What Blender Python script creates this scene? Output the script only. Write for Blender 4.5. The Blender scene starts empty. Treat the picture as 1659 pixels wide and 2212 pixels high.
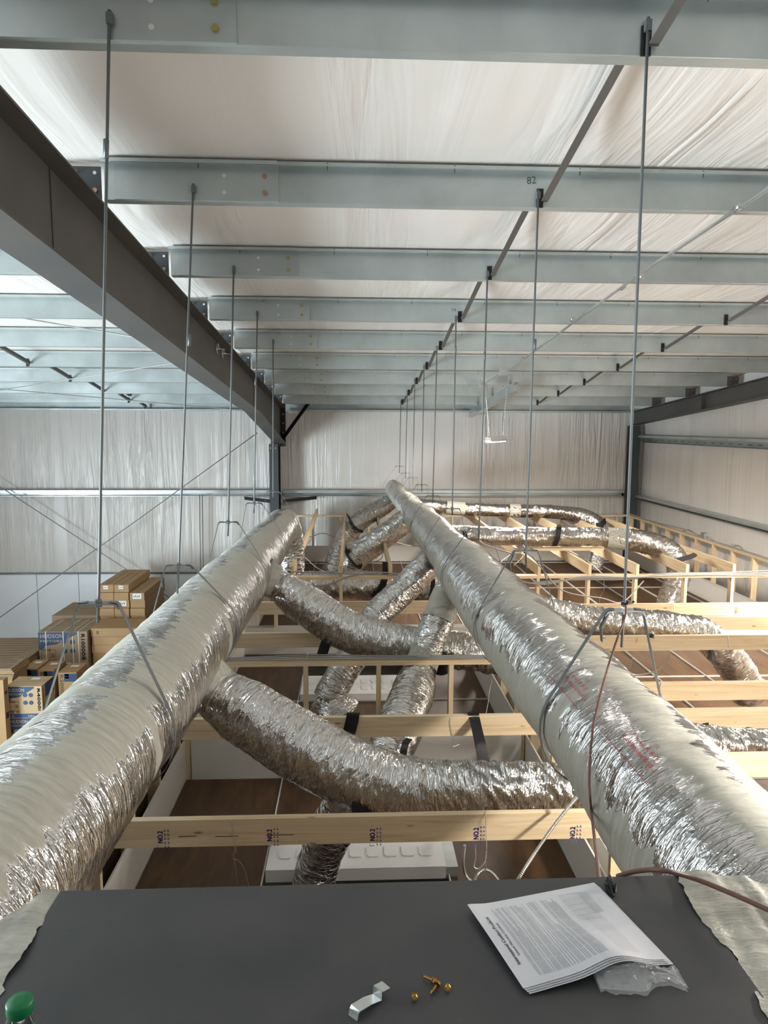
import bpy, bmesh, math, random
from mathutils import Vector, Matrix, noise
random.seed(7)
SC = bpy.context.scene
COL = SC.collection
H = 5.67                      # height of the lens above the shop floor; every z below is measured from the lens
# ------------------------------------------------------------------ camera
F, CX, CY = 1534.0, 829.5, 1106.0
_y = Vector(((762-CX)/F, -(920-CY)/F, 1.0)).normalized()
_u = Vector((math.sin(-.001), math.cos(-.001), 0)); _u = (_u-_y*_u.dot(_y)).normalized()
_x = Vector((_u.y*_y.z-_u.z*_y.y, _u.z*_y.x-_u.x*_y.z, _u.x*_y.y-_u.y*_y.x))
def ray(px, py):
    c = Vector(((px-CX)/F, -(py-CY)/F, 1.0)); return Vector((_x.dot(c), _y.dot(c), _u.dot(c)))
def P(px, py, X=None, Y=None, Z=None):
    d = ray(px, py); t = X/d.x if X is not None else Y/d.y if Y is not None else Z/d.z
    return d*t
cd = bpy.data.cameras.new('camera'); cam = bpy.data.objects.new('camera', cd); COL.objects.link(cam)
right = Vector((_x.x, _y.x, _u.x)); up = Vector((_x.y, _y.y, _u.y)); fwd = Vector((_x.z, _y.z, _u.z))
m = Matrix((right, up, -fwd)).transposed().to_4x4(); m.translation = (0, 0, H); cam.matrix_world = m
cd.sensor_fit = 'VERTICAL'; cd.sensor_height = 36; cd.sensor_width = 27; cd.lens = 36*F/2212
cd.clip_start = .02; cd.clip_end = 200
SC.camera = cam
# ------------------------------------------------------------------ light and exposure
W = bpy.data.worlds.new('world'); SC.world = W; W.use_nodes = True
W.node_tree.nodes['Background'].inputs[0].default_value = (.88, .94, 1.0, 1)
W.node_tree.nodes['Background'].inputs[1].default_value = .48
def area(name, loc, target, size, sizey, power, col):
    l = bpy.data.lights.new(name, 'AREA'); l.shape = 'RECTANGLE'; l.size = size; l.size_y = sizey; l.energy = power; l.color = col
    o = bpy.data.objects.new(name, l); COL.objects.link(o); o.location = Vector(loc)+Vector((0, 0, H))
    o.rotation_euler = (Vector(target)-Vector(loc)).to_track_quat('-Z', 'Y').to_euler(); return o
area('daylight_fill', (-11.5, 3.5, -3.6), (-11.5+8, 3.5-2.0, -3.6+3.0), 5.0, 4.0, 4100, (.78, .92, 1.0))  # unseen panel added for left bay daylight, tilted up to brighten the roof
SC.view_settings.view_transform = 'Standard'; SC.view_settings.look = 'None'
SC.view_settings.gamma = 1; SC.view_settings.use_curve_mapping = False
SC.view_settings.exposure = -0.24
# ------------------------------------------------------------------ materials
MATS = {}
def mat(name, col, rough=.5, metal=0., spec=.5):
    m = bpy.data.materials.new(name); m.use_nodes = True; n = m.node_tree.nodes; b = n['Principled BSDF']
    b.inputs['Base Color'].default_value = (*col, 1); b.inputs['Roughness'].default_value = rough
    b.inputs['Metallic'].default_value = metal; b.inputs['Specular IOR Level'].default_value = spec
    MATS[name] = m; return m
def N(m, t, **k):
    n = m.node_tree.nodes.new(t)
    for a, v in k.items(): setattr(n, a, v)
    return n
def L(m, a, b): m.node_tree.links.new(a, b)
def BS(m): return m.node_tree.nodes['Principled BSDF']
def coord(m, kind='Object', scale=(1, 1, 1), rnd=False):
    t = N(m, 'ShaderNodeTexCoord'); p = N(m, 'ShaderNodeMapping'); p.inputs['Scale'].default_value = scale
    L(m, t.outputs[kind], p.inputs['Vector'])
    if rnd:
        oi = N(m, 'ShaderNodeObjectInfo'); mu = N(m, 'ShaderNodeMath', operation='MULTIPLY'); mu.inputs[1].default_value = 37.
        L(m, oi.outputs['Random'], mu.inputs[0]); c = N(m, 'ShaderNodeCombineXYZ')
        for i in range(3): L(m, mu.outputs[0], c.inputs[i])
        L(m, c.outputs[0], p.inputs['Location'])
    return p.outputs[0]
def tnoise(m, vec, scale=5., detail=4., rough=.55, dist=0.):
    n = N(m, 'ShaderNodeTexNoise'); n.inputs['Scale'].default_value = scale; n.inputs['Detail'].default_value = detail
    n.inputs['Roughness'].default_value = rough; n.inputs['Distortion'].default_value = dist
    L(m, vec, n.inputs['Vector']); return n.outputs['Fac']
def ramp(m, fac, stops):
    r = N(m, 'ShaderNodeValToRGB'); e = r.color_ramp.elements
    while len(e) < len(stops): e.new(.5)
    for i, (p, c) in enumerate(stops):
        e[i].position = p; e[i].color = (*c, 1) if hasattr(c, '__len__') else (c, c, c, 1)
    L(m, fac, r.inputs[0]); return r.outputs[0]
def math_(m, op, a, b=None, c=None):
    n = N(m, 'ShaderNodeMath', operation=op)
    for i, v in enumerate((a, b, c)):
        if v is None: continue
        if isinstance(v, (int, float)): n.inputs[i].default_value = v
        else: L(m, v, n.inputs[i])
    return n.outputs[0]
def bump(m, h, strength=.3, dist=.01, prev=None):
    b = N(m, 'ShaderNodeBump'); b.inputs['Strength'].default_value = strength; b.inputs['Distance'].default_value = dist
    L(m, h, b.inputs['Height'])
    if prev is not None: L(m, prev, b.inputs['Normal'])
    return b.outputs[0]
def mixc(m, f, a, b):
    x = N(m, 'ShaderNodeMix', data_type='RGBA')
    if isinstance(f, (int, float)): x.inputs[0].default_value = f
    else: L(m, f, x.inputs[0])
    for i, v in ((6, a), (7, b)):
        if isinstance(v, tuple): x.inputs[i].default_value = (*v, 1)
        else: L(m, v, x.inputs[i])
    return x.outputs[2]

def foil_height(m, vec, a=1.0):
    """crinkled foil: long creases running round the duct plus fine sharp crumple"""
    mp = N(m, 'ShaderNodeMapping'); mp.inputs['Scale'].default_value = (7, 34, 1); L(m, vec, mp.inputs['Vector'])
    n1 = tnoise(m, mp.outputs[0], 1.0, 2, .5, .7)
    r1 = math_(m, 'ABSOLUTE', math_(m, 'SUBTRACT', n1, .5))
    mp2 = N(m, 'ShaderNodeMapping'); mp2.inputs['Scale'].default_value = (13, 40, 1); L(m, vec, mp2.inputs['Vector'])
    n2 = tnoise(m, mp2.outputs[0], 1.6, 2, .5, 1.0)
    r2 = math_(m, 'ABSOLUTE', math_(m, 'SUBTRACT', n2, .5))
    vo = N(m, 'ShaderNodeTexVoronoi'); vo.inputs['Scale'].default_value = 1.0; mp4 = N(m, 'ShaderNodeMapping'); mp4.inputs['Scale'].default_value = (12, 19, 1)
    L(m, vec, mp4.inputs['Vector']); L(m, mp4.outputs[0], vo.inputs['Vector'])
    return math_(m, 'ADD', math_(m, 'ADD', math_(m, 'MULTIPLY', r1, 1.0*a), math_(m, 'MULTIPLY', r2, .4*a)), math_(m, 'MULTIPLY', vo.outputs['Distance'], .5*a))
def make_foil(name, base=(.74, .73, .71), rough=.24, strength=.9, dist=.028):
    m = mat(name, base, rough, 1.0); v = coord(m, 'UV', rnd=True)
    h = foil_height(m, v); L(m, bump(m, h, strength, dist), BS(m).inputs['Normal'])
    n = tnoise(m, v, 3., 3); L(m, ramp(m, n, [(.3, .10), (.75, .24)]), BS(m).inputs['Roughness']); return m
make_foil('foil', (.68, .67, .65), .2, 1.0, .026)
make_foil('foil_flex', (.64, .63, .61), .2, 1.0, .024)
def make_trunk(name, bands, off):
    """foil wrap with brushed-on mastic; bands = mastic angle intervals in turns around the duct"""
    m = mat(name, (.7, .7, .7), .3, 1.0); v = coord(m, 'UV')          # uv = (turns*perimeter m, length m)
    u = N(m, 'ShaderNodeSeparateXYZ'); L(m, v, u.inputs[0]); per = 1.6
    mp = N(m, 'ShaderNodeMapping'); mp.inputs['Scale'].default_value = (2.5, 16, 1); mp.inputs['Location'].default_value = (off, off, 0); L(m, v, mp.inputs['Vector'])
    j = tnoise(m, mp.outputs[0], 1.0, 4, .65)
    mp3 = N(m, 'ShaderNodeMapping'); mp3.inputs['Scale'].default_value = (.6, .9, 1); mp3.inputs['Location'].default_value = (off*3, off, 0); L(m, v, mp3.inputs['Vector'])
    slow = tnoise(m, mp3.outputs[0], 1.0, 2, .5)
    t = math_(m, 'DIVIDE', u.outputs[0], per)
    t = math_(m, 'ADD', t, math_(m, 'MULTIPLY', math_(m, 'SUBTRACT', j, .5), .16))
    t = math_(m, 'ADD', t, math_(m, 'MULTIPLY', math_(m, 'SUBTRACT', slow, .5), .16))
    st = [(0, 0.)]
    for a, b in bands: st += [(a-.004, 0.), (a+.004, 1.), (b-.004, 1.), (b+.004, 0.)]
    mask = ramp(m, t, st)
    # brushed rings at the section joints
    w = math_(m, 'PINGPONG', math_(m, 'ADD', u.outputs[1], math_(m, 'MULTIPLY', math_(m, 'SUBTRACT', j, .5), .10)), .76)
    ring = ramp(m, w, [(.03, 1.), (.05, 0.)])
    spots = ramp(m, tnoise(m, v, 2.2, 5, .7), [(.60, 0.), (.63, 1.)])
    mask = math_(m, 'MAXIMUM', math_(m, 'MAXIMUM', mask, ring), math_(m, 'MULTIPLY', spots, .0))
    stroke = tnoise(m, mp.outputs[0], 2.2, 6, .7, .6)
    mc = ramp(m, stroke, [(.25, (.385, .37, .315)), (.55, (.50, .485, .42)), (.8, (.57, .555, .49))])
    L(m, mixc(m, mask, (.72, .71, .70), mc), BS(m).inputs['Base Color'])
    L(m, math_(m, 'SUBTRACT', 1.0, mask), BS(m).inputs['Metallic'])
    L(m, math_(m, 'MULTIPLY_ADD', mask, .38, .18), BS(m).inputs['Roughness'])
    h = foil_height(m, v)
    h2 = math_(m, 'ADD', math_(m, 'MULTIPLY', h, math_(m, 'MULTIPLY_ADD', mask, -.75, 1.0)), math_(m, 'MULTIPLY', math_(m, 'MULTIPLY', stroke, mask), .55))
    L(m, bump(m, h2, 1.0, .019), BS(m).inputs['Normal']); return m
# angle 0 = under the duct, turning through +X, top at .5
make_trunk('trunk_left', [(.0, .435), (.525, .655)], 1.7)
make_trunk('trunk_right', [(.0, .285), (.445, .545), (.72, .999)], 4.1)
def make_mastic():
    m = mat('mastic', (.52, .52, .46), .55); v = coord(m, 'Object', (3, 16, 9)); n = tnoise(m, v, 1.6, 6, .65, .7)
    L(m, ramp(m, n, [(.3, (.34, .33, .28)), (.55, (.48, .465, .40)), (.8, (.60, .585, .52))]), BS(m).inputs['Base Color'])
    L(m, bump(m, n, 1.0, .02), BS(m).inputs['Normal'])
make_mastic()
def make_galv(name, col, rough=.42, metal=.75):
    m = mat(name, col, rough, metal); v = coord(m, 'Object', (1, 1, 1), True)
    n = tnoise(m, v, 2.2, 4, .6); L(m, ramp(m, n, [(.3, tuple(c*.86 for c in col)), (.7, tuple(min(1, c*1.1) for c in col))]), BS(m).inputs['Base Color'])
    n2 = tnoise(m, v, 1.4, 2); L(m, ramp(m, n2, [(.3, rough-.08), (.7, rough+.1)]), BS(m).inputs['Roughness'])
    mp = N(m, 'ShaderNodeMapping'); mp.inputs['Scale'].default_value = (.5, 3, 3); L(m, v, mp.inputs[0])
    L(m, bump(m, tnoise(m, mp.outputs[0], 1.5, 2), .25, .02), BS(m).inputs['Normal']); return m
make_galv('galv', (.50, .545, .54), .38, .6)
make_galv('galv_bright', (.62, .64, .64), .3, .9)
make_galv('strap_grey', (.20, .215, .22), .5, .5)
make_galv('rod_zinc', (.15, .16, .16), .55, .25)
def make_primer():
    m = mat('primer', (.060, .058, .055), .55); v = coord(m, 'Object', (.7, .7, .7), True); n = tnoise(m, v, 1.6, 4)
    L(m, ramp(m, n, [(.3, (.072, .070, .068)), (.55, (.090, .085, .079)), (.8, (.112, .094, .076))]), BS(m).inputs['Base Color'])
make_primer()
mat('primer_blue', (.052, .06, .068), .5)
mat('black', (.012, .012, .013), .5); mat('black_strap', (.010, .010, .011), .62)
def make_wood(name, c0, c1, c2):
    m = mat(name, c1, .6); v = coord(m, 'UV', (1, 1, 1), True)
    mp = N(m, 'ShaderNodeMapping'); mp.inputs['Scale'].default_value = (1.1, 22, 1); L(m, v, mp.inputs[0])
    g = tnoise(m, mp.outputs[0], 1.0, 5, .6, 1.4)
    base = ramp(m, g, [(.3, c0), (.5, c1), (.72, c2)])
    mp2 = N(m, 'ShaderNodeMapping'); mp2.inputs['Scale'].default_value = (4.2, 15, 1); L(m, v, mp2.inputs[0])
    vo = N(m, 'ShaderNodeTexVoronoi'); vo.inputs['Scale'].default_value = 1.0; L(m, mp2.outputs[0], vo.inputs['Vector'])
    kn = ramp(m, vo.outputs['Distance'], [(.06, 1.), (.13, 0.)])
    c = mixc(m, math_(m, 'MULTIPLY', kn, .75), base, (.20, .095, .035))
    oi = N(m, 'ShaderNodeObjectInfo'); tone = ramp(m, oi.outputs['Random'], [(0., (.88, .88, .86)), (1., (1.06, 1.04, 1.0))])
    x = N(m, 'ShaderNodeMix', data_type='RGBA', blend_type='MULTIPLY'); x.inputs[0].default_value = 1
    L(m, c, x.inputs[6]); L(m, tone, x.inputs[7]); L(m, x.outputs[2], BS(m).inputs['Base Color'])
    L(m, bump(m, g, .15, .004), BS(m).inputs['Normal']); return m
make_wood('lumber', (.60, .44, .26), (.72, .57, .38), (.80, .67, .47))
def make_tile():
    m = mat('tile_back', (.17, .09, .04), .55); v = coord(m, 'Object', (9, 1.4, 1), True)
    g = tnoise(m, v, 1.3, 5, .6, .6)
    L(m, ramp(m, g, [(.25, (.040, .018, .006)), (.5, (.078, .037, .013)), (.8, (.125, .064, .025))]), BS(m).inputs['Base Color'])
make_tile()
mat('drywall', (.68, .66, .62), .75); mat('white_paint', (.88, .91, .93), .4); mat('white_metal', (.80, .80, .79), .4)
mat('grid_white', (.60, .60, .58), .5)
def make_vinyl(name, col, sc, strength, dist, shine):
    """white reinforced insulation facing; folds run along the chosen axis"""
    m = mat(name, col, shine, 0., .6); v = coord(m, 'Object')
    a = N(m, 'ShaderNodeMapping'); a.inputs['Scale'].default_value = sc; L(m, v, a.inputs[0])
    n = tnoise(m, a.outputs[0], 1.0, 4, .55, .6)
    b = N(m, 'ShaderNodeMapping'); b.inputs['Scale'].default_value = tuple(s*.22 for s in sc); L(m, v, b.inputs[0])
    where = ramp(m, tnoise(m, b.outputs[0], 1.3, 3, .5), [(.38, 0.12), (.62, 1.)])
    h = math_(m, 'MULTIPLY', math_(m, 'ABSOLUTE', math_(m, 'SUBTRACT', n, .5)), where)
    L(m, bump(m, h, strength, dist), BS(m).inputs['Normal'])
    d = tnoise(m, v, .5, 3); L(m, ramp(m, d, [(.35, tuple(c*.94 for c in col)), (.7, col)]), BS(m).inputs['Base Color']); return m
make_vinyl('vinyl_roof', (.80, .75, .70), (3.0, .22, 1), .6, .10, .33)
make_vinyl('vinyl_back', (.74, .70, .655), (5.0, 1, .30), .8, .14, .33)
make_vinyl('vinyl_side', (.80, .77, .735), (1, 3.4, .16), .5, .07, .38)
def make_concrete():
    m = mat('concrete', (.36, .35, .33), .7); v = coord(m, 'Object'); n = tnoise(m, v, .8, 6)
    L(m, ramp(m, n, [(.3, (.30, .29, .275)), (.7, (.42, .41, .39))]), BS(m).inputs['Base Color'])
make_concrete()
def make_plate():
    m = mat('plate_grey', (.052, .052, .055), .5); v = coord(m, 'Object'); n = tnoise(m, v, 5., 5, .6)
    sm = tnoise(m, v, 26., 3, .7); dust = ramp(m, sm, [(.66, 0.), (.78, 1.)])
    base = ramp(m, n, [(.35, (.046, .047, .051)), (.7, (.066, .065, .066))])
    L(m, mixc(m, math_(m, 'MULTIPLY', dust, .35), base, (.10, .10, .10)), BS(m).inputs['Base Color'])
    L(m, ramp(m, n, [(.3, .42), (.7, .58)]), BS(m).inputs['Roughness'])
make_plate()
def make_card(name, col):
    m = mat(name, col, .7); v = coord(m, 'Object', (1, 1, 1), True); n = tnoise(m, v, 3., 4)
    L(m, ramp(m, n, [(.3, tuple(c*.88 for c in col)), (.7, col)]), BS(m).inputs['Base Color']); return m
make_card('card', (.43, .265, .125)); make_card('card_light', (.50, .35, .20)); make_card('card_dull', (.33, .235, .145))
mat('card_dark', (.10, .062, .034), .75); mat('print_blue', (.022, .055, .13), .5); mat('print_tan', (.55, .42, .27), .6); mat('print_black', (.03, .025, .022), .6)
mat('label_white', (.78, .78, .76), .5); mat('poly_band', (.62, .57, .48), .5)
mat('paper', (.66, .66, .70), .6); mat('ink', (.06, .06, .07), .7); mat('ink_grey', (.30, .30, .32), .7)
mat('red_ink', (.42, .05, .07), .5); mat('stamp_purple', (.11, .085, .30), .6); mat('stamp_brown', (.22, .11, .04), .6)
mat('wire_brown', (.16, .075, .06), .45); mat('wire_white', (.62, .58, .50), .5); mat('wire_grey', (.30, .29, .27), .5); mat('wire_tan', (.42, .36, .28), .5)
mat('cap_green', (.0, .16, .05), .4); mat('brass', (.40, .23, .06), .32, 1.); mat('bolt_copper', (.50, .30, .20), .4, .8); mat('bolt_gold', (.42, .36, .12), .4, .7)
mat('pencil', (.10, .11, .11), .6); mat('hole_light', (.75, .75, .74), .6); mat('brick_red', (.3, .1, .08), .6); mat('fibre_yellow', (.62, .55, .20), .9)
m = mat('pet', (.92, .95, .95), .04); BS(m).inputs['Transmission Weight'].default_value = 1.0; BS(m).inputs['IOR'].default_value = 1.33
m = mat('bag', (.80, .82, .82), .16); BS(m).inputs['Alpha'].default_value = .27; BS(m).inputs['Coat Weight'].default_value = .6
v = coord(m); L(m, bump(m, tnoise(m, v, 25, 4, .6, 1.), .8, .01), BS(m).inputs['Normal'])
m = mat('lamp_glow', (1, 1, 1), .5); BS(m).inputs['Emission Color'].default_value = (1, .96, .90, 1); BS(m).inputs['Emission Strength'].default_value = 9
def make_mc():
    m = mat('mc_cable', (.62, .62, .60), .3, .9); v = coord(m, 'UV'); w = N(m, 'ShaderNodeTexWave'); w.inputs['Scale'].default_value = 45; w.bands_direction = 'Y'
    L(m, v, w.inputs[0]); L(m, bump(m, w.outputs['Fac'], .8, .003), BS(m).inputs['Normal'])
make_mc()

# ------------------------------------------------------------------ mesh builders
ORG = {}
class B:
    def __init__(s): s.v = []; s.f = []; s.uv = []; s.mi = []; s.sm = []
    def face(s, ids, uv=None, mi=0, sm=False):
        s.f.append(tuple(ids)); s.uv.append(uv or [(0, 0)]*len(ids)); s.mi.append(mi); s.sm.append(sm)
    def hexa(s, c, mi=0):
        """eight corners: 0-3 one end (ccw), 4-7 the other; uv runs along the longest edge"""
        o = len(s.v); s.v += [Vector(p) for p in c]
        d = [(c[1]-c[0]).length, (c[3]-c[0]).length, (c[4]-c[0]).length]; k = d.index(max(d))
        for f in ((0, 3, 2, 1), (4, 5, 6, 7), (0, 1, 5, 4), (1, 2, 6, 5), (2, 3, 7, 6), (3, 0, 4, 7)):
            q = [c[i] for i in f]; e1 = (q[1]-q[0]).length; e2 = (q[3]-q[0]).length
            ou = (hash(f) % 7)*.13
            if e1 >= e2: uv = [(0, ou), (e1, ou), (e1, ou+e2), (0, ou+e2)]
            else: uv = [(0, ou), (0, ou+e1), (e2, ou+e1), (e2, ou)]
            s.face([o+i for i in f], uv, mi)
        return s
    def box(s, a, b, mi=0):
        x0, y0, z0 = a; x1, y1, z1 = b
        return s.hexa([Vector(p) for p in ((x0, y0, z0), (x1, y0, z0), (x1, y1, z0), (x0, y1, z0), (x0, y0, z1), (x1, y0, z1), (x1, y1, z1), (x0, y1, z1))], mi)
    def beam(s, p, q, w, h, upv=(0, 0, 1), mi=0):
        p, q = Vector(p), Vector(q); d = (q-p).normalized(); sd = d.cross(Vector(upv))
        if sd.length < 1e-4: sd = d.cross(Vector((0, 1, 0)))
        sd.normalize(); u = sd.cross(d).normalized(); a = sd*w/2; b = u*h/2
        return s.hexa([p-a-b, p+a-b, p+a+b, p-a+b, q-a-b, q+a-b, q+a+b, q-a+b], mi)
    def extrude(s, prof, x0, x1, axis='X', mi=0, closed=True):
        """profile of (a,b) pairs swept along an axis: X -> (y,z), Y -> (x,z), Z -> (x,y)"""
        o = len(s.v); n = len(prof)
        for t in (x0, x1):
            for a, b in prof: s.v.append(Vector((t, a, b) if axis == 'X' else (a, t, b) if axis == 'Y' else (a, b, t)))
        for i in range(n if closed else n-1):
            j = (i+1) % n; s.face((o+i, o+j, o+n+j, o+n+i), [(0, 0), (0, .1), (x1-x0, .1), (x1-x0, 0)], mi)
        if closed: s.face(range(o+n-1, o-1, -1), None, mi); s.face(range(o+n, o+2*n), None, mi)
        return s
    def tube(s, pts, r, seg=10, caps=True, disp=None, mi=0, smooth=True, closed_uv=None, upv=None):
        pts = [Vector(p) for p in pts]; n = len(pts); rr = r if hasattr(r, '__len__') else [r]*n
        o = len(s.v); L_ = 0.; nrm = None; rows = []
        for i, p in enumerate(pts):
            t = (pts[min(i+1, n-1)]-pts[max(i-1, 0)]).normalized()
            if i: L_ += (p-pts[i-1]).length
            if upv is not None:
                sx = Vector(upv).cross(t); sx = sx.normalized(); nrm = -t.cross(sx).normalized()*-1
            else:
                if nrm is None:
                    nrm = Vector((0, 0, -1)) if abs(t.z) < .9 else Vector((0, -1, 0))
                nrm = (nrm-t*nrm.dot(t)).normalized()
            bi = t.cross(nrm)
            rows.append(L_)
            for k in range(seg+1):
                a = 2*math.pi*k/seg; d = nrm*math.cos(a)+bi*math.sin(a)
                q = rr[i]+(disp(k % seg/seg, L_, d, p) if disp else 0.)
                s.v.append(p+d*q)
        for i in range(n-1):
            for k in range(seg):
                a = o+i*(seg+1)+k; b = a+seg+1
                per = closed_uv or 2*math.pi*rr[i]
                s.face((a, a+1, b+1, b), [(k/seg*per, rows[i]), ((k+1)/seg*per, rows[i]), ((k+1)/seg*per, rows[i+1]), (k/seg*per, rows[i+1])], mi, smooth)
        if caps:
            s.face([o+k for k in range(seg-1, -1, -1)], None, mi); e = o+(n-1)*(seg+1); s.face([e+k for k in range(seg)], None, mi)
        return s
    def ribbon(s, pts, w, th, wdir, mi=0):
        """flat strap following pts; wdir is the width direction (or one per point)"""
        pts = [Vector(p) for p in pts]; n = len(pts); o = len(s.v)
        for i, p in enumerate(pts):
            t = (pts[min(i+1, n-1)]-pts[max(i-1, 0)]).normalized(); wd = Vector(wdir[i] if isinstance(wdir, list) else wdir)
            wd = (wd-t*wd.dot(t)).normalized(); u = t.cross(wd)
            for a, b in ((-1, -1), (1, -1), (1, 1), (-1, 1)): s.v.append(p+wd*a*w/2+u*b*th/2)
        for i in range(n-1):
            for k in range(4):
                a = o+i*4+k; b = o+i*4+(k+1) % 4; s.face((a, b, b+4, a+4), None, mi)
        s.face((o+3, o+2, o+1, o), None, mi); e = o+(n-1)*4; s.face((e, e+1, e+2, e+3), None, mi); return s
    def lathe(s, c, prof, seg=24, axis=(0, 0, 1), mi=0):
        ax = Vector(axis).normalized(); q = ax.to_track_quat('Z', 'Y'); o = len(s.v)
        for r, z in prof:
            for k in range(seg):
                a = 2*math.pi*k/seg; s.v.append(Vector(c)+q @ Vector((r*math.cos(a), r*math.sin(a), z)))
        for i in range(len(prof)-1):
            for k in range(seg):
                a = o+i*seg+k; b = o+i*seg+(k+1) % seg; s.face((a, b, b+seg, a+seg), None, mi, seg > 8)
        s.face([o+k for k in range(seg-1, -1, -1)], None, mi); e = o+(len(prof)-1)*seg; s.face([e+k for k in range(seg)], None, mi); return s
    def grid(s, nu, nv, fn, mi=0, smooth=True, uvs=(1, 1)):
        o = len(s.v)
        for i in range(nu+1):
            for j in range(nv+1): s.v.append(Vector(fn(i/nu, j/nv)))
        for i in range(nu):
            for j in range(nv):
                a = o+i*(nv+1)+j; b = a+nv+1
                s.face((a, b, b+1, a+1), [(i/nu*uvs[0], j/nv*uvs[1]), ((i+1)/nu*uvs[0], j/nv*uvs[1]), ((i+1)/nu*uvs[0], (j+1)/nv*uvs[1]), (i/nu*uvs[0], (j+1)/nv*uvs[1])], mi, smooth)
        return s
    def quad(s, a, b, c, d, mi=0):
        o = len(s.v); s.v += [Vector(a), Vector(b), Vector(c), Vector(d)]; s.face((o, o+1, o+2, o+3), None, mi); return s
    def build(s, name, mats, parent=None, origin=None, label=None):
        mats = mats if isinstance(mats, (list, tuple)) else [mats]
        if parent is not None: og = ORG[parent.name]
        elif origin is not None: og = Vector(origin)
        else:
            n = len(s.v); og = Vector((sum(p.x for p in s.v)/n, sum(p.y for p in s.v)/n, min(p.z for p in s.v)))
        me = bpy.data.meshes.new(name); me.from_pydata([tuple(p-og) for p in s.v], [], s.f)
        ul = me.uv_layers.new(name='UVMap'); fl = [c for u in s.uv for p in u for c in p]; ul.data.foreach_set('uv', fl)
        for mm in mats: me.materials.append(MATS[mm])
        me.polygons.foreach_set('material_index', s.mi); me.polygons.foreach_set('use_smooth', s.sm); me.update()
        o = bpy.data.objects.new(name, me); COL.objects.link(o); ORG[o.name] = og
        if parent is not None: o.parent = parent
        else: o.location = og+Vector((0, 0, H))
        if label: o['label'] = label
        return o
def tag(o, label, cat, group=None):
    o['label'] = label; o['category'] = cat
    if group: o['group'] = group
    return o
def thing(name, label, cat, loc, group=None):
    o = bpy.data.objects.new(name, None); COL.objects.link(o); o.location = Vector(loc)+Vector((0, 0, H)); o.empty_display_size = .1
    ORG[o.name] = Vector(loc); return tag(o, label, cat, group)
def struct(o): o['kind'] = 'structure'; return o
def stuff(o): o['kind'] = 'stuff'; return o
def copy_tree(root, d, label):
    r = root.copy(); COL.objects.link(r); r.location = root.location+Vector(d); r['label'] = label; ORG[r.name] = ORG[root.name]+Vector(d)
    for ch in list(root.children):
        c = ch.copy(); COL.objects.link(c); c.parent = r; ORG[c.name] = ORG[r.name]
        for g in list(ch.children):
            e = g.copy(); COL.objects.link(e); e.parent = c; ORG[e.name] = ORG[r.name]
    return r
def spline(pts, n=12):
    pts = [Vector(p) for p in pts]; out = []
    for i in range(len(pts)-1):
        a = pts[max(i-1, 0)]; b = pts[i]; c = pts[i+1]; d = pts[min(i+2, len(pts)-1)]
        for k in range(n):
            t = k/n; out.append(.5*((2*b)+(c-a)*t+(2*a-5*b+4*c-d)*t*t+(3*b-a-3*c+d)*t*t*t))
    out.append(pts[-1]); return out
def lerps(vals, n):
    out = []
    for i in range(len(vals)-1):
        for k in range(n):
            t = k/n; t = t*t*(3-2*t); out.append(vals[i]*(1-t)+vals[i+1]*t)
    return out+[vals[-1]]
TXT = {}
def text_faces(s):
    if s not in TXT:
        c = bpy.data.curves.new('t', 'FONT'); c.body = s; c.size = 1; c.resolution_u = 2; o = bpy.data.objects.new('t', c); COL.objects.link(o)
        dg = bpy.context.evaluated_depsgraph_get(); me = bpy.data.meshes.new_from_object(o.evaluated_get(dg))
        TXT[s] = ([tuple(v.co) for v in me.vertices], [tuple(p.vertices) for p in me.polygons])
        bpy.data.objects.remove(o); bpy.data.curves.remove(c); bpy.data.meshes.remove(me)
    return TXT[s]
def put_text(b, s, fn, size, width=None, mi=0):
    """letters as flat print; fn(x, y) maps the line's own coordinates to the surface; width stretches the line to that length"""
    vs, fs = text_faces(s); o = len(b.v); wx = max(v[0] for v in vs); sx = width/wx if width else size
    for v in vs: b.v.append(Vector(fn(v[0]*sx, v[1]*size)))
    for f in fs: b.face([o+i for i in f], None, mi)
def plane_fn(o, xd, yd):
    o, xd, yd = Vector(o), Vector(xd), Vector(yd); return lambda x, y: o+xd*x+yd*y
def rect(b, fn, x0, y0, x1, y1, mi=0): b.quad(fn(x0, y0), fn(x1, y0), fn(x1, y1), fn(x0, y1), mi)

# ------------------------------------------------------------------ room shell
def zb(Y): return 1.678-.081*Y            # underside of the purlins, falling to the back eave
YP = [2.93+1.524*k for k in range(9)]; YW = 16.5; XR = 6.75; XRAF = -1.60
TH = .215
b = B(); b.box((-13, -5, -5.87), (7.2, 17.0, -5.67)); struct(b.build('floor', 'concrete'))
# roof insulation: sags between purlins, pinched on top of each, with folds running down the slope
def roof(u, v):
    x = -13+20*u; y = -5+21.6*v; k = ((y-2.93)/1.524) % 1.0
    e = .5-.5*math.cos(2*math.pi*k)
    fold = noise.noise(Vector((x*2.6, y*.45, 3)))*.018*e+noise.noise(Vector((x*7, y*.7, 9)))*.006*e
    return (x, y, zb(y)+TH+.012-.035*e+fold)
b = B(); b.grid(420, 320, roof); ro = struct(b.build('ceiling', 'vinyl_roof', None, (0, 0, 0)))
b = B(); b.box((-13, -5, 1.45), (7.2, 17, 1.47)); 
b = B(); b.hexa([Vector(p) for p in ((-13, -5, zb(-5)+.30), (7.2, -5, zb(-5)+.30), (7.2, 17, zb(17)+.30), (-13, 17, zb(17)+.30), (-13, -5, zb(-5)+.33), (7.2, -5, zb(-5)+.33), (7.2, 17, zb(17)+.33), (-13, 17, zb(17)+.33))])
struct(b.build('roof', 'white_metal'))
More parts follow.
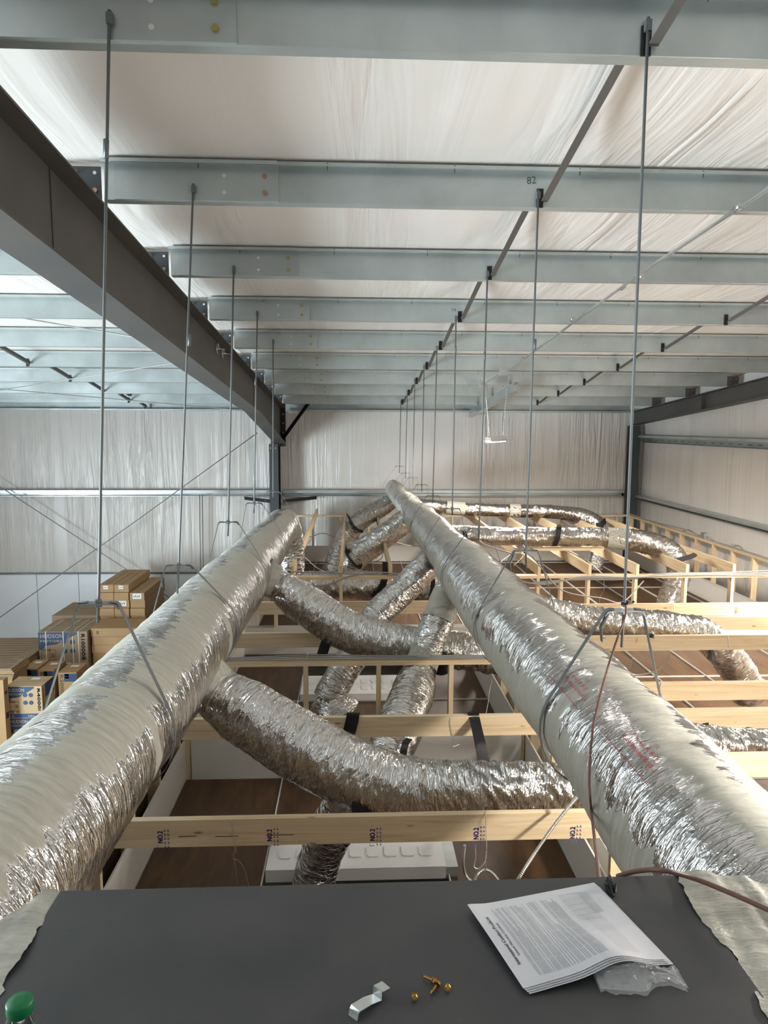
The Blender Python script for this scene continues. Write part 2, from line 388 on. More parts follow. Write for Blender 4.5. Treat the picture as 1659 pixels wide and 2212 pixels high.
def wallback(z0, z1, x0, x1):
    def f(u, v):
        x = x0+(x1-x0)*u; z = z0+(z1-z0)*v; e = .35+.65*math.sin(math.pi*v)
        return (x, YW-.02-.03*e-(noise.noise(Vector((x*3.2, z*.25, 1)))*.022+noise.noise(Vector((x*9, z*.5, 5)))*.009)*e, z)
    return f
wb = B(); wb.box((-13, YW, -5.67), (7.2, YW+.12, zb(YW)+.32)); wb = struct(wb.build('wall_back', 'white_metal'))
for (z0, z1, x0, x1) in ((-1.46, .42, -13, 6.75), (-3.40, -1.62, -13, 6.75)):
    b = B(); b.grid(260, 30, wallback(z0, z1, x0, x1)); b.build('insulation_facing', 'vinyl_back', wb)
for i in range(12):
    x = -13+i*.95; b = B(); b.box((x, YW-.05, -5.67), (x+.935, YW-.006, -3.43)); b.build('liner_panel', 'white_paint', wb)
b = B(); b.box((-1.6, YW-.05, -5.67), (6.75, YW-.006, -3.43)); b.build('liner_panel', 'white_paint', wb)
wr = B(); wr.box((XR, -5, -5.67), (XR+.12, 16.6, 2.3)); wr = struct(wr.build('wall_right', 'white_metal'))
def wallright(z0, z1):
    def f(u, v):
        y = -5+21.4*u; zt = min(z1, zb(y)+TH) ; z = z0+(zt-z0)*v; e = .35+.65*math.sin(math.pi*v)
        return (XR-.015-.03*e-(noise.noise(Vector((y*2.4, z*.3, 7)))*.02+noise.noise(Vector((y*7, z*.5, 4)))*.006)*e, y, z)
    return f
for z0, z1 in ((-.27, 3.0), (-1.63, -.27), (-5.67, -1.63)):
    b = B(); b.grid(260, 24, wallright(z0, z1)); b.build('insulation_facing', 'vinyl_side', wr)

# ------------------------------------------------------------------ steel frame
def flange_pair(name, x, ys, zt, zbt, hw, ft, label, wmat='primer'):
    t = thing(name, label, 'rafter', (x, ys[0], zt(ys[0])))
    def plate(xa, xb, f0, f1):
        bb = B()
        for i in range(len(ys)-1):
            y0, y1 = ys[i], ys[i+1]
            bb.hexa([Vector(p) for p in ((xa, y0, f0(y0)), (xb, y0, f0(y0)), (xb, y1, f0(y1)), (xa, y1, f0(y1)), (xa, y0, f1(y0)), (xb, y0, f1(y0)), (xb, y1, f1(y1)), (xa, y1, f1(y1)))])
        return bb
    plate(x-hw, x+hw, lambda y: zt(y)-ft, zt).build('top_flange', wmat, t)
    plate(x-hw, x+hw, zbt, lambda y: zbt(y)+ft).build('bottom_flange', wmat, t)
    plate(x-.006, x+.006, lambda y: zbt(y)+ft, lambda y: zt(y)-ft).build('web', wmat, t)
    return t
def rbot(y): return 1.155-.0815*y if y <= 11.6 else (1.155-.0815*11.6)+((-.40)-(1.155-.0815*11.6))*(y-11.6)/(15.85-11.6)
raf = flange_pair('rafter', XRAF, [-5, -1, 3, 7, 11.6, 13.7, 15.85], lambda y: zb(y)-.002, rbot, .125, .012, 'dark grey tapered steel roof rafter crossing the upper left over the boxes')
for y in (4.0, 11.6):
    b = B(); b.box((XRAF-.10, y-.006, rbot(y)+.014), (XRAF+.012, y+.006, zb(y)-.016)); b.build('stiffener', 'primer', raf)
b = B(); b.box((XRAF-.12, 15.85, -.46), (XRAF+.12, 15.885, zb(15.9)+.1)); b.build('end_plate', 'black', raf)
for i in range(4):
    b = B(); b.lathe((XRAF+.07, 15.845, .25-.2*i), [(.018, 0), (.018, .022)], 6, (0, -1, 0)); b.build('bolt', 'bolt_copper', raf)
for k, y in enumerate(YP):
    if y > 15.4: continue
    b = B(); b.box((XRAF-.105, y-.012, zb(y)), (XRAF+.125, y-.004, zb(y)+.185)); b.box((XRAF-.01, y-.012, zb(y)), (XRAF, y+.08, zb(y)+.1)); cl = b.build('purlin_clip', 'primer_blue', raf)
    for dx, dz in ((-.02, .15), (.09, .05)):
        b = B(); b.lathe((XRAF+dx, y-.012, zb(y)+dz), [(.014, 0), (.014, .012)], 6, (0, -1, 0)); b.build('bolt', 'bolt_copper', cl)
    b = B(); b.lathe((XRAF+.09, y-.012, zb(y)+.15), [(.010, 0), (.010, .002)], 12, (0, -1, 0)); b.build('bolt_hole', 'hole_light', cl)
raf2 = flange_pair('rafter', 6.52, [-5, 4, 10, 16.35], lambda y: zb(y)-.002, lambda y: zb(y)-.31, .10, .012, 'shallow dark steel rafter running down beside the right end wall')
for y in (10.4, 13.0):
    b = B(); b.box((6.43, y-.006, zb(y)-.29), (6.514, y+.006, zb(y)-.016)); b.build('stiffener', 'primer', raf2)
for k, y in enumerate(YP):
    b = B(); b.box((6.40, y-.014, zb(y)), (6.60, y-.006, zb(y)+.17)); cl = b.build('purlin_clip', 'primer', raf2)
    for dx in (-.05, .05):
        for dz in (.04, .13):
            b = B(); b.lathe((6.50+dx, y-.014, zb(y)+dz), [(.012, 0), (.012, .01)], 6, (0, -1, 0)); b.build('bolt', 'bolt_copper', cl)
# columns
t = thing('steel_column', 'blue grey steel column at the back end of the big left rafter', 'column', (-1.73, 16.1, -5.67))
b = B(); b.box((-1.845, 15.80, -5.67), (-1.645, 15.815, -.40)); b.build('front_flange', 'primer_blue', t)
b = B(); b.box((-1.751, 15.815, -5.67), (-1.739, 16.25, .2)); b.build('web', 'black', t)
b = B(); b.box((-1.845, 16.25, -5.67), (-1.645, 16.265, .3)); b.build('back_flange', 'black', t)
b = B(); b.box((-1.845, 15.775, -.56), (-1.645, 15.80, -.40)); pl = b.build('splice_plate', 'primer_blue', t)
for dx in (-.06, .05):
    b = B(); b.lathe((-1.745+dx, 15.775, -.49), [(.02, 0), (.02, .02)], 6, (0, -1, 0)); b.build('bolt', 'bolt_gold', pl)
b = B(); b.box((-1.645, 15.86, -.40), (-1.56, 15.885, .30)); b.build('haunch_plate', 'black', t)
t = thing('steel_column', 'slim dark steel column in the far right corner of the building', 'column', (6.45, 16.2, -5.67))
b = B(); b.box((6.36, 16.05, -5.67), (6.56, 16.062, .03)); b.build('front_flange', 'primer_blue', t)
b = B(); b.box((6.455, 16.062, -5.67), (6.465, 16.30, .03)); b.build('web', 'primer_blue', t)
b = B(); b.box((6.36, 16.30, -5.67), (6.56, 16.312, .03)); b.build('back_flange', 'primer', t)
# purlins: Z sections, one per line and bay
def zprof(y, z, h=TH, fl=.064, th=.004, lip=.018):
    return [(y, z+th), (y, z+h-th), (y-fl, z+h-th), (y-fl-.004, z+h-th-lip), (y-fl-.008, z+h-th-lip), (y-fl-.004, z+h), (y+th, z+h), (y+th, z+th),
            (y+fl, z+th), (y+fl+.006, z+lip), (y+fl+.010, z+lip), (y+fl+.004, z), (y+.010, z), (y+.002, z+.002)]
ORD = ['nearest', 'second', 'third', 'fourth', 'fifth', 'sixth', 'seventh', 'eighth', 'ninth']
def purlin_main(k):
    y = YP[k]; z = zb(y)
    t = thing('roof_purlin', ORD[k]+' galvanized roof purlin from the camera, right of the big rafter', 'purlin', (XRAF+.1, y, z), 'galvanized roof purlins over the offices')
    b = B(); b.extrude(zprof(y, z), -1.46, 6.40); b.build('z_section', 'galv', t)
    b = B(); b.extrude(zprof(y-.006, z+.003, TH-.002, .066), -1.40, -.44); b.build('lapped_end', 'galv', t)
    for dz in (.055, .15):
        b = B(); b.lathe((-.52, y-.006, z+dz), [(.015, 0), (.015, .012)], 6, (0, -1, 0)); b.build('bolt', 'bolt_copper' if k in (1, 5) else 'bolt_gold', t)
        b = B(); b.lathe((-.76, y-.006, z+dz), [(.011, 0), (.011, .0015)], 14, (0, -1, 0)); b.build('bolt_hole', 'hole_light', t)
    bb = B()
    for i in range(10):
        x = -.9+.75*i; bb.box((x, y-.07, z+TH-.045), (x+.006, y-.064, z+TH-.004))
    bb.build('roof_screw', 'primer', t).__setitem__('kind', 'stuff')
    return t
for k in range(9): pur = purlin_main(k)
for k in range(1, 9):
    y = YP[k]; z = zb(y)
    b = B(); b.extrude(zprof(y, z), -13, -1.74)
    tag(b.build('roof_purlin', 'galv', None, (-6, y, z)), ORD[k-1]+' bluish galvanized roof purlin from the camera in the bay left of the big rafter', 'purlin', 'galvanized roof purlins over the boxes')
    if k == 1: continue
for nm, x0, x1, lab in (('eave_strut', -1.55, 6.38, 'galvanized eave strut along the top of the back wall, right of the rafter'), ('eave_strut', -13, -1.85, 'galvanized eave strut along the top of the back wall above the boxes')):
    z = zb(YW)-.02; b = B(); b.extrude([(YW-.22, z), (YW-.06, z), (YW-.06, z+.19), (YW-.22, z+.20), (YW-.22, z+.15), (YW-.215, z+.15), (YW-.215, z+.19), (YW-.065, z+.185), (YW-.065, z+.005), (YW-.215, z+.005), (YW-.215, z+.04), (YW-.22, z+.04)], x0, x1)
    t = tag(b.build(nm, 'galv'), lab, 'strut')
# lumber-crayon marks on purlin webs
def pmark(txt, px, py, k, size):
    y = YP[k]-.0012; o = P(px, py, Y=y); b = B(); put_text(b, txt, plane_fn(o, (1, 0, .12), (-.1, 0, 1)), size); return b
for txt, px, py, k, s in (('82', 1138, 398, 1, .06), ('78', 478, 577, 2, .05), ('74', 548, 662, 3, .05), ('74', 975, 674, 3, .05), ('12', 585, 736, 4, .05)):
    par = [o for o in bpy.data.objects if o.name.startswith('roof_purlin') and o.get('label', '').startswith(ORD[k]+' galvanized roof purlin')][0]
    pmark(txt, px, py, k, s).build('pencil_mark', 'pencil', par)
# angle braces between purlins
def brace(X, k, label, grp):
    y1 = YP[k] if k < 9 else YW-.22; y0 = y1-1.524; z1 = zb(y1)+.035; z0 = zb(y0)+TH-.045
    t = thing('purlin_brace', label, 'brace', (X, y1, z1), grp)
    b = B(); d = Vector((0, y1-.012-(y0+.02), z1-z0)); p0 = Vector((X, y0+.02, z0)); p1 = Vector((X, y1-.012, z1))
    b.beam(p0, p1, .042, .004); b.beam(p0+Vector((.02, 0, .02)), p1+Vector((.02, 0, .02)), .004, .042); b.build('angle', 'primer', t)
    b = B(); b.box((X-.045, y1-.008, z1-.035), (X-.005, y1-.001, z1+.075)); b.build('clip', 'black', t)
for k in range(0, 9): brace(1.17-.012*k, k, 'dark angle brace meeting the %s purlin beside the right hand row of rods' % ORD[k], 'dark braces beside the rods')
for k in range(3, 9): brace(3.95, k, 'thin dark angle brace meeting the %s purlin between lamp and right wall' % ORD[k], 'dark braces near the right wall')
for k in range(5, 10): brace(-4.62, min(k, 9), 'black angle brace under the %s left bay purlin, above the boxes' % (ORD[k-1] if k < 9 else 'last'), 'black braces in the left bay')
# galvanized beam under the last purlins
t = thing('galvanized_beam', 'pale galvanized channel beam under the last purlins beyond the lamp', 'beam', (2.68, 11.6, zb(11.6)-.1))
b = B()
for xa, xb, za, zc in ((2.64, 2.645, -.155, 0), (2.645, 2.74, -.155, -.15), (2.645, 2.74, -.005, 0)):
    y0, y1 = 11.7, 16.25; b.hexa([Vector(p) for p in ((xa, y0, zb(y0)+za-.003), (xb, y0, zb(y0)+za-.003), (xb, y1, zb(y1)+za-.003), (xa, y1, zb(y1)+za-.003), (xa, y0, zb(y0)+zc-.003), (xb, y0, zb(y0)+zc-.003), (xb, y1, zb(y1)+zc-.003), (xa, y1, zb(y1)+zc-.003))])
b.build('channel', 'galv_bright', t)
for k in (6, 7, 8):
    b = B(); b.box((2.60, YP[k]-.03, zb(YP[k])), (2.64, YP[k]-.004, zb(YP[k])+.15)); b.build('clip', 'galv', t)
# girts
def girt_prof(y, z):   # Z girt lying flat against the back wall
    return [(y, z), (y, z+.03), (y-.004, z+.03), (y-.004, z+.004), (y-.2, z+.004), (y-.2, z-.055), (y-.196, z-.055), (y-.196, z)]
b = B(); b.extrude([(YW-.06, -1.47), (YW-.24, -1.47), (YW-.24, -1.53), (YW-.236, -1.53), (YW-.236, -1.475), (YW-.065, -1.475), (YW-.065, -1.61), (YW-.21, -1.61), (YW-.21, -1.60), (YW-.06, -1.60)], -13, -1.86)
tag(b.build('wall_girt', 'galv_bright'), 'bright galvanized wall girt on the back wall left of the column', 'girt')
b = B(); b.extrude([(YW-.06, -1.47), (YW-.24, -1.47), (YW-.24, -1.53), (YW-.236, -1.53), (YW-.236, -1.475), (YW-.065, -1.475), (YW-.065, -1.61), (YW-.21, -1.61), (YW-.21, -1.60), (YW-.06, -1.60)], -1.62, 6.34)
tag(b.build('wall_girt', 'galv'), 'grey galvanized wall girt on the back wall behind the far duct end', 'girt')
def side_girt(z, h, lab, slots):
    t = thing('wall_girt', lab, 'girt', (6.6, 16, z))
    b = B(); b.extrude([(6.70, z), (6.70, z+h), (6.52, z+h), (6.52, z+h-.05), (6.524, z+h-.05), (6.524, z+h-.005), (6.695, z+h-.005), (6.695, z+.005), (6.56, z+.005), (6.56, z)], -4, 16.2, 'Y'); b.build('z_section', 'galv', t)
    if slots:
        bb = B()
        for i in range(22): bb.box((6.684, 9.2+i*.31, z+.05), (6.694, 9.32+i*.31, z+.06))
        stuff(bb.build('slot', 'primer', t))
side_girt(-.345, .16, 'upper slotted galvanized girt on the right end wall', True); side_girt(-1.66, .1, 'lower galvanized girt on the right end wall above the stud wall', False)
b = B(); b.box((-13, YW-.075, -3.435), (-1.86, YW-.052, -3.395)); tag(b.build('liner_trim', 'strap_grey'), 'thin grey trim along the top of the white liner panels behind the boxes', 'trim')
# braces at the left column
def lstrut(a, c, w, lab, m='black'):
    b = B(); b.beam(a, c, w, .006); b.beam(Vector(a)+Vector((0, 0, -w/2)), Vector(c)+Vector((0, 0, -w/2)), .006, w); return tag(b.build('flange_brace', m), lab, 'brace')
lstrut(P(600, 960, Y=15.82), P(670, 863, Y=15.2), .07, 'black diagonal strut from the column top up to a purlin')
lstrut(P(612, 1079, Y=15.80), P(684, 1072, Y=16.26), .07, 'dark flat brace from the column to the grey girt on its right')
lstrut(P(585, 1080, Y=15.80), P(528, 1073, Y=16.26), .07, 'dark flat brace from the column to the bright girt on its left')
# cable bracing
def cable(pts, r, lab, m='wire_grey', cat='cable'):
    b = B(); b.tube(pts, r, 6); return tag(b.build('brace_cable', m), lab, cat)
def onslope(px, py, off=.06):
    d = ray(px, py); t = (1.678+off)/(d.z+.081*d.y); return d*t
cable([onslope(-400, 610), onslope(100, 696), P(287, 727, X=-1.75)], .007, 'steel brace cable running down to the rafter, nearest one in the left bay')
cable([onslope(-200, 874, .02), onslope(0, 843, .02), P(372, 784, X=-1.73)], .007, 'steel brace cable rising to the rafter above the left bay boxes')
cable([onslope(-350, 805, .02), onslope(0, 840, .02), P(520, 886, X=-1.75)], .007, 'steel brace cable falling towards the column under the left bay roof')
cable([P(-60, 1376, Y=16.0), P(300, 1121, Y=16.0), P(556, 935, Y=15.9)], .011, 'diagonal wall brace cable rising to the column top')
cable([P(-60, 1012, Y=16.15), P(365, 1290, Y=16.15), P(520, 1392, Y=16.15)], .011, 'diagonal wall brace cable falling behind the long cartons')
for px in (431, 437):
    b = B(); b.tube([P(px, 1068, Y=16.2), P(px+2, 1230, Y=16.2), P(px+8, 1420, Y=16.2)], .012, 6)
    tag(b.build('wall_conduit', 'wire_grey'), ('left' if px == 431 else 'right')+' of two thin vertical conduits on the back wall by the rods', 'conduit')

# ------------------------------------------------------------------ ducts
R_AX = lambda Y: Vector((1.139-.019*Y, Y, -1.30)); L_AX = lambda Y: Vector((-1.084+.018*Y, Y, -1.30))
def sst(a, b_, x): t = min(1, max(0, (x-a)/(b_-a))); return t*t*(3-2*t)
def r_rad(Y): return .258-.040*sst(6.5, 6.9, Y)-.032*sst(9.9, 10.3, Y)
def l_rad(Y): return .262-.020*sst(5.6, 6.2, Y)-.02*sst(7.6, 8.2, Y)
def trunk_disp(seed):
    def f(a, l, d, p):
        q = Vector((d.x*1.2, l*2.3, d.z*1.2+seed))
        return noise.noise(q)*.016+noise.noise(Vector((d.x*3, l*9, d.z*3+seed)))*.006+abs(noise.noise(Vector((d.x*2, l*26, d.z*2+seed))))*.006
    return f
def trunk(nm, lab, ax, rad, y0, y1, mt, seed):
    ys = [y0+(y1-y0)*i/520 for i in range(521)]
    rr = [rad(y) for y in ys]
    pts = [ax(y) for y in ys]
    for i in range(14):
        rr[-1-i] *= math.sqrt(max(.02, 1-((14-i)/14)**2*.98)) if i < 14 else 1
    b = B(); b.tube(pts, rr, 72, True, trunk_disp(seed), closed_uv=1.6)
    return tag(b.build(nm, mt), lab, 'duct')
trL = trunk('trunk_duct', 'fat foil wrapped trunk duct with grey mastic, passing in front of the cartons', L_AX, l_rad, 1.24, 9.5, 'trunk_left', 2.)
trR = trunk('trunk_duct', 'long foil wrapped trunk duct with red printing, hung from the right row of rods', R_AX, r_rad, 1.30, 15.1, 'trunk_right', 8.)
def on_trunk(px, py, ax, rad, off=.006):
    d = ray(px, py); best = None
    for i in range(900):
        t = 1.0+i*.02; p = d*t; c = ax(p.y); e = math.hypot(p.x-c.x, p.z-c.z)-rad(p.y)-off
        if e < 0: break
    for _ in range(20):
        c = ax(p.y); e = math.hypot(p.x-c.x, p.z-c.z)-rad(p.y)-off; t += e*.7; p = d*t
    return p
# red printing on the right trunk wrap: the line of print runs along the duct
def print_fn(px0, py0, px1, py1, ax, rad):
    a = on_trunk(px0, py0, ax, rad, .004); e = on_trunk(px1, py1, ax, rad, .004)
    def ang(p): c = ax(p.y); return math.atan2(p.x-c.x, p.z-c.z)
    ya, aa = a.y, ang(a); sgn = 1 if e.y > a.y else -1; ln = abs(e.y-a.y)
    def f(x, y):
        Y = ya+sgn*x; r = rad(Y)+.016; t = aa+y/rad(Y)*1.0; c = ax(Y); return Vector((c.x+math.sin(t)*r, Y, c.z+math.cos(t)*r))
    return f, ln
for px0, py0, px1, py1 in ((1216, 1462, 1262, 1512), (1344, 1594, 1416, 1668)):
    f, ln = print_fn(px0, py0, px1, py1, R_AX, r_rad); b = B()
    def g(f, dy): return lambda x, y: f(x, y+dy)
    put_text(b, 'R-8 Installed', g(f, .0), .022, ln*.95); b.build('lettering', 'red_ink', trR)
    b = B(); put_text(b, '1.5 x 48 R 8.0', g(f, .028), .022, ln*.85); b.build('lettering', 'red_ink', trR)
    b = B(); put_text(b, 'FSK', lambda x, y: f(x+ln*.55, y+.056), .02); b.build('lettering', 'red_ink', trR)
    b = B()
    for k in range(24): b.quad(f(ln*(-.25+k*.06), -.04), f(ln*(-.25+(k+1)*.06), -.04), f(ln*(-.25+(k+1)*.06), -.0375), f(ln*(-.25+k*.06), -.0375))
    b.build('printed_line', 'red_ink', trR)
def flex_disp(seed, amp=1.):
    def f(a, l, d, p):
        q = Vector((d.x, d.y, d.z))*1.6; am = amp(l) if callable(amp) else amp
        return am*(noise.noise(q+Vector((l*3, seed, 0)))*.014+noise.noise(q*1.5+Vector((0, l*14, seed)))*.007+abs(noise.noise(q*1.1+Vector((seed, 0, l*20))))*.020+abs(noise.noise(q*2.2+Vector((seed*2, 3, l*34))))*.010-.009)
    return f
def flex(lab, pts, rads, n=26, seg=64, mt='foil_flex', seed=None, name='flex_duct', amp=1., group=None):
    seed = seed if seed is not None else random.random()*50
    n = int(n*1.7); seg = 64; pp = spline(pts, n); rr = lerps(rads, n); b = B(); b.tube(pp, rr, seg, True, flex_disp(seed, amp))
    o = tag(b.build(name, mt), lab, 'duct', group); return o, pp, rr
def band_on(parent, pp, rr, i, w, mt, name='tape_band', extra=.012):
    """collar round a duct at sample i"""
    i = int(i*1.7); j = i
    L_ = 0
    while j < len(pp)-1 and L_ < w: L_ += (pp[j+1]-pp[j]).length; j += 1
    b = B(); b.tube(pp[i:j+1], [r+extra for r in rr[i:j+1]], 40, False); return b.build(name, mt, parent)
# A - large branch in front
fA, pA, rA = flex('large foil flex branch curving from the left trunk to the front joist',
    [P(460, 1490, Y=4.02), P(545, 1548, Y=3.90), P(650, 1612, Y=3.82), P(770, 1672, Y=3.74), P(870, 1700, Y=3.70), P(980, 1702, Y=3.68), P(1120, 1704, Y=3.66), P(1290, 1706, Y=3.66), P(1420, 1712, Y=3.66)],
    [.145, .185, .192, .185, .165, .145, .14, .135, .13], 30, 56, seed=3, amp=lambda l: .40+.75*sst(1.1, 1.9, l)+.5*(1-sst(0, .25, l)))
fB, pB, rB = flex('foil flex branch crossing behind the cable topped wall to the right trunk',
    [P(592, 1256, Y=6.45), P(660, 1306, Y=6.35), P(760, 1366, Y=6.22), P(880, 1394, Y=6.15), P(1000, 1406, Y=6.13), P(1085, 1420, Y=6.12), P(1130, 1427, Y=6.12)],
    [.13, .185, .19, .175, .165, .165, .16], 24, 48, seed=11, amp=lambda l: .45+.5*sst(.9, 1.7, l)+.5*(1-sst(0, .25, l)))
for Yc, end, rc in ((3.98, pA[0], .155), (6.45, pB[0], .16)):
    a = L_AX(Yc-.02); d = (end-a).normalized(); b = B(); ln = (end-a).length; q = [a+d*.17, a+d*.21, a+d*(ln-.03), a+d*(ln+.015)]
    b.tube(q, [rc*1.14, rc*1.04, rc, rc*.98], 48, True, lambda a_, l, dd, p: noise.noise(dd*4+Vector((l*20, 0, 0)))*.006); b.build('takeoff_collar', 'mastic', trL)
fC, pC, rC = flex('mastic streaked foil branch dropping from the right trunk through the stud wall',
    [P(985, 1255, Y=6.3), P(965, 1290, Y=6.18), P(937, 1365, Y=5.98), P(913, 1430, Y=5.88), P(893, 1490, Y=5.68), P(868, 1560, Y=5.25), P(843, 1625, Y=4.95), P(830, 1680, Y=4.85)],
    [.12, .135, .14, .135, .175, .185, .17, .16], 22, 44, 'foil', seed=21, amp=.55)
band_on(fC, pC, rC, 20, .28, 'mastic', 'mastic_coat', .004); band_on(fC, pC, rC, 56, .16, 'mastic', 'mastic_coat', .004)
fD, pD, rD = flex('foil flex branch sloping from the right trunk down behind the crossing branch to a boot',
    [P(940, 1200, X=.95), P(915, 1228, Y=7.62), P(865, 1280, Y=7.48), P(812, 1332, Y=7.34), P(778, 1392, Y=7.2), P(738, 1455, Y=7.1), P(708, 1512, Y=7.02)],
    [.14, .155, .155, .155, .16, .16, .165], 22, 44, seed=31, amp=.6)
b = B()
bo = P(716, 1528, Y=7.0); b.tube([bo+Vector((-.02, 0, .14)), bo+Vector((0, 0, .02)), bo+Vector((.03, 0, -.05)), bo+Vector((.035, 0, -.062))], [.12, .25, .27, .2], 40, True, flex_disp(4., 1.6)); 
tag(b.build('register_boot', 'foil_flex'), 'crumpled foil covered boot on the ceiling behind the stud wall', 'boot')
flex('short upright foil flex duct dropping past the front joist to the nearest ceiling fixture',
    [P(752, 1738, Y=3.80), P(722, 1780, Y=4.0), P(694, 1845, Y=4.18), P(678, 1900, Y=4.24), P(676, 1925, Y=4.25)], [.12, .135, .135, .135, .15], 20, 44, seed=41, amp=.7)
# right hand branches near
fK, pK, rK = flex('foil flex branch resting across the right hand joists and bending down at its end',
    [P(1120, 1300, Y=6.60), P(1225, 1332, Y=6.62), P(1330, 1346, Y=6.62), P(1440, 1352, Y=6.62), P(1515, 1368, Y=6.63), P(1562, 1408, Y=6.66), P(1598, 1455, Y=6.76), P(1620, 1498, Y=6.86)],
    [.13, .145, .145, .145, .155, .165, .175, .17], 22, 44, seed=51)
flex('foil flex duct lying low between the nearest right hand joists',
    [P(1400, 1585, Y=4.26), P(1490, 1600, Y=4.27), P(1560, 1612, Y=4.27), P(1640, 1616, Y=4.27), P(1760, 1622, Y=4.27)], [.10, .11, .125, .12, .12], 20, 40, seed=55)
# left trunk end drop
flex('crumpled foil elbow turning down off the far end of the left trunk',
    [Vector((-.93, 9.25, -1.32)), Vector((-.90, 9.52, -1.42)), Vector((-.86, 9.66, -1.7)), Vector((-.86, 9.68, -2.05)), Vector((-.9, 9.66, -2.5))], [.20, .215, .20, .19, .18], 18, 44, seed=61, amp=1.3)
# far pair towards the left
fE1, pE1, rE1 = flex('small foil branch near the far end of the right trunk, strapped over a joist',
    [P(850, 1078, Y=14.5), P(830, 1092, Y=14.3), P(797, 1112, Y=13.9), P(768, 1134, Y=13.5), P(745, 1168, Y=13.3), P(722, 1222, Y=13.2), P(716, 1246, Y=13.2)], [.16, .185, .185, .19, .20, .20, .2], 16, 36, seed=71)
fE2, pE2, rE2 = flex('second small foil branch on the right trunk, strapped at its lower end',
    [P(890, 1112, Y=11.2), P(866, 1132, Y=11.1), P(820, 1165, Y=10.95), P(774, 1200, Y=10.8), P(752, 1232, Y=10.75), P(742, 1268, Y=10.8)], [.17, .19, .195, .195, .19, .18], 16, 36, seed=81)
# far pair towards the right
fF1, pF1, rF1 = flex('furthest foil flex duct running right along the joist tops near the back wall',
    [P(905, 1090, Y=13.9), P(1000, 1099, Y=13.9), P(1110, 1103, Y=13.9), P(1200, 1106, Y=13.8), P(1262, 1116, Y=13.5), P(1298, 1140, Y=13.1), P(1294, 1180, Y=12.95), P(1286, 1232, Y=12.9)], [.12, .128, .128, .13, .15, .14, .13, .125], 18, 36, seed=91)
fF2, pF2, rF2 = flex('foil flex duct running right across the joists and dropping beyond the black strap',
    [P(950, 1152, Y=10.3), P(1060, 1158, Y=10.3), P(1170, 1159, Y=10.3), P(1290, 1160, Y=10.25), P(1385, 1170, Y=10.1), P(1446, 1192, Y=9.85), P(1466, 1236, Y=9.7), P(1446, 1292, Y=9.62), P(1438, 1330, Y=9.6)], [.13, .138, .138, .14, .165, .17, .16, .16, .16], 18, 40, seed=95)
for f, p_, r_, i, w in ((fF1, pF1, rF1, 34, .2), (fF2, pF2, rF2, 57, .26), (fF1, pF1, rF1, 12, .35)): band_on(f, p_, r_, i, w, 'mastic', 'mastic_coat', .008)
flex('wrinkled foil flex duct lying across the room behind the far stud wall',
    [P(640, 1262, Y=9.75), P(720, 1262, Y=9.75), P(820, 1266, Y=9.75), P(920, 1270, Y=9.75), P(1010, 1264, Y=9.8)], [.17, .19, .20, .20, .17], 18, 40, seed=99, amp=1.6)

# ------------------------------------------------------------------ plenum in front
t = thing('air_handler', 'dark grey topped air handler plenum with mastic smeared corners, under the paper', 'air handler', (0, .6, -1.93))
b = B(); b.box((-.63, -.6, -1.93), (.70, 1.345, -.945)); b.build('body', 'plate_grey', t)
b = B(); b.hexa([Vector(p) for p in ((-.585, -.6, -.945), (.672, -.6, -.945), (.674, 1.354, -.945), (-.587, 1.350, -.945), (-.585, -.6, -.929), (.672, -.6, -.929), (.674, 1.354, -.929), (-.587, 1.350, -.929))]); b.build('top_plate', 'plate_grey', t)
def wing(sg):
    xi = -.525 if sg < 0 else .612; xo = -1.36 if sg < 0 else 1.42
    def f(u, v):   # u: inner edge -> outer, v: near -> far
        far = 1.352-(.10*sst(0.02, .14, u) if sg < 0 else .02*sst(.05, .3, u)); y = -.6+(far+.6)*v
        wob = noise.noise(Vector((y*6, sg, 2)))*.022+noise.noise(Vector((y*19, sg, 5)))*.014+noise.noise(Vector((y*60, sg, 5)))*.008
        bend = (-.055 if sg < 0 else .055)*sst(.75, 1.0, v)*(1-u)
        x = xi+(xo-xi)*u+(wob-0*bend)*(1-u)+(.06*(-1 if sg < 0 else 1)*sst(.5, 1, v)*(1-u))
        z = -.925-.05*u-.012*noise.noise(Vector((x*3, y*3, 1)))+.012*noise.noise(Vector((x*16, y*5, 4)))+.006*noise.noise(Vector((x*40, y*9, 6)))-(.003*(1-sst(0, .03, u)))
        return (x, y, z)
    b = B(); b.grid(70, 220, f)
    def g(u, v):
        p = Vector(f(u, 1.0)); return (p.x, p.y+.004*noise.noise(Vector((p.x*9, v*5, 2))), p.z*(1-v)+(-1.62)*v)
    b.grid(60, 12, g); return b
wing(-1).build('mastic_coat', 'mastic', t); wing(1).build('mastic_coat', 'mastic', t)
for sg, xo in ((-1, -1.36), (1, 1.42)):
    b = B(); x0, x1 = sorted((xo, -.63 if sg < 0 else .70)); b.box((x0, -.6, -1.70), (x1, 1.22 if sg < 0 else 1.30, -1.02)); b.build('side_box', 'mastic', t)
AH = t

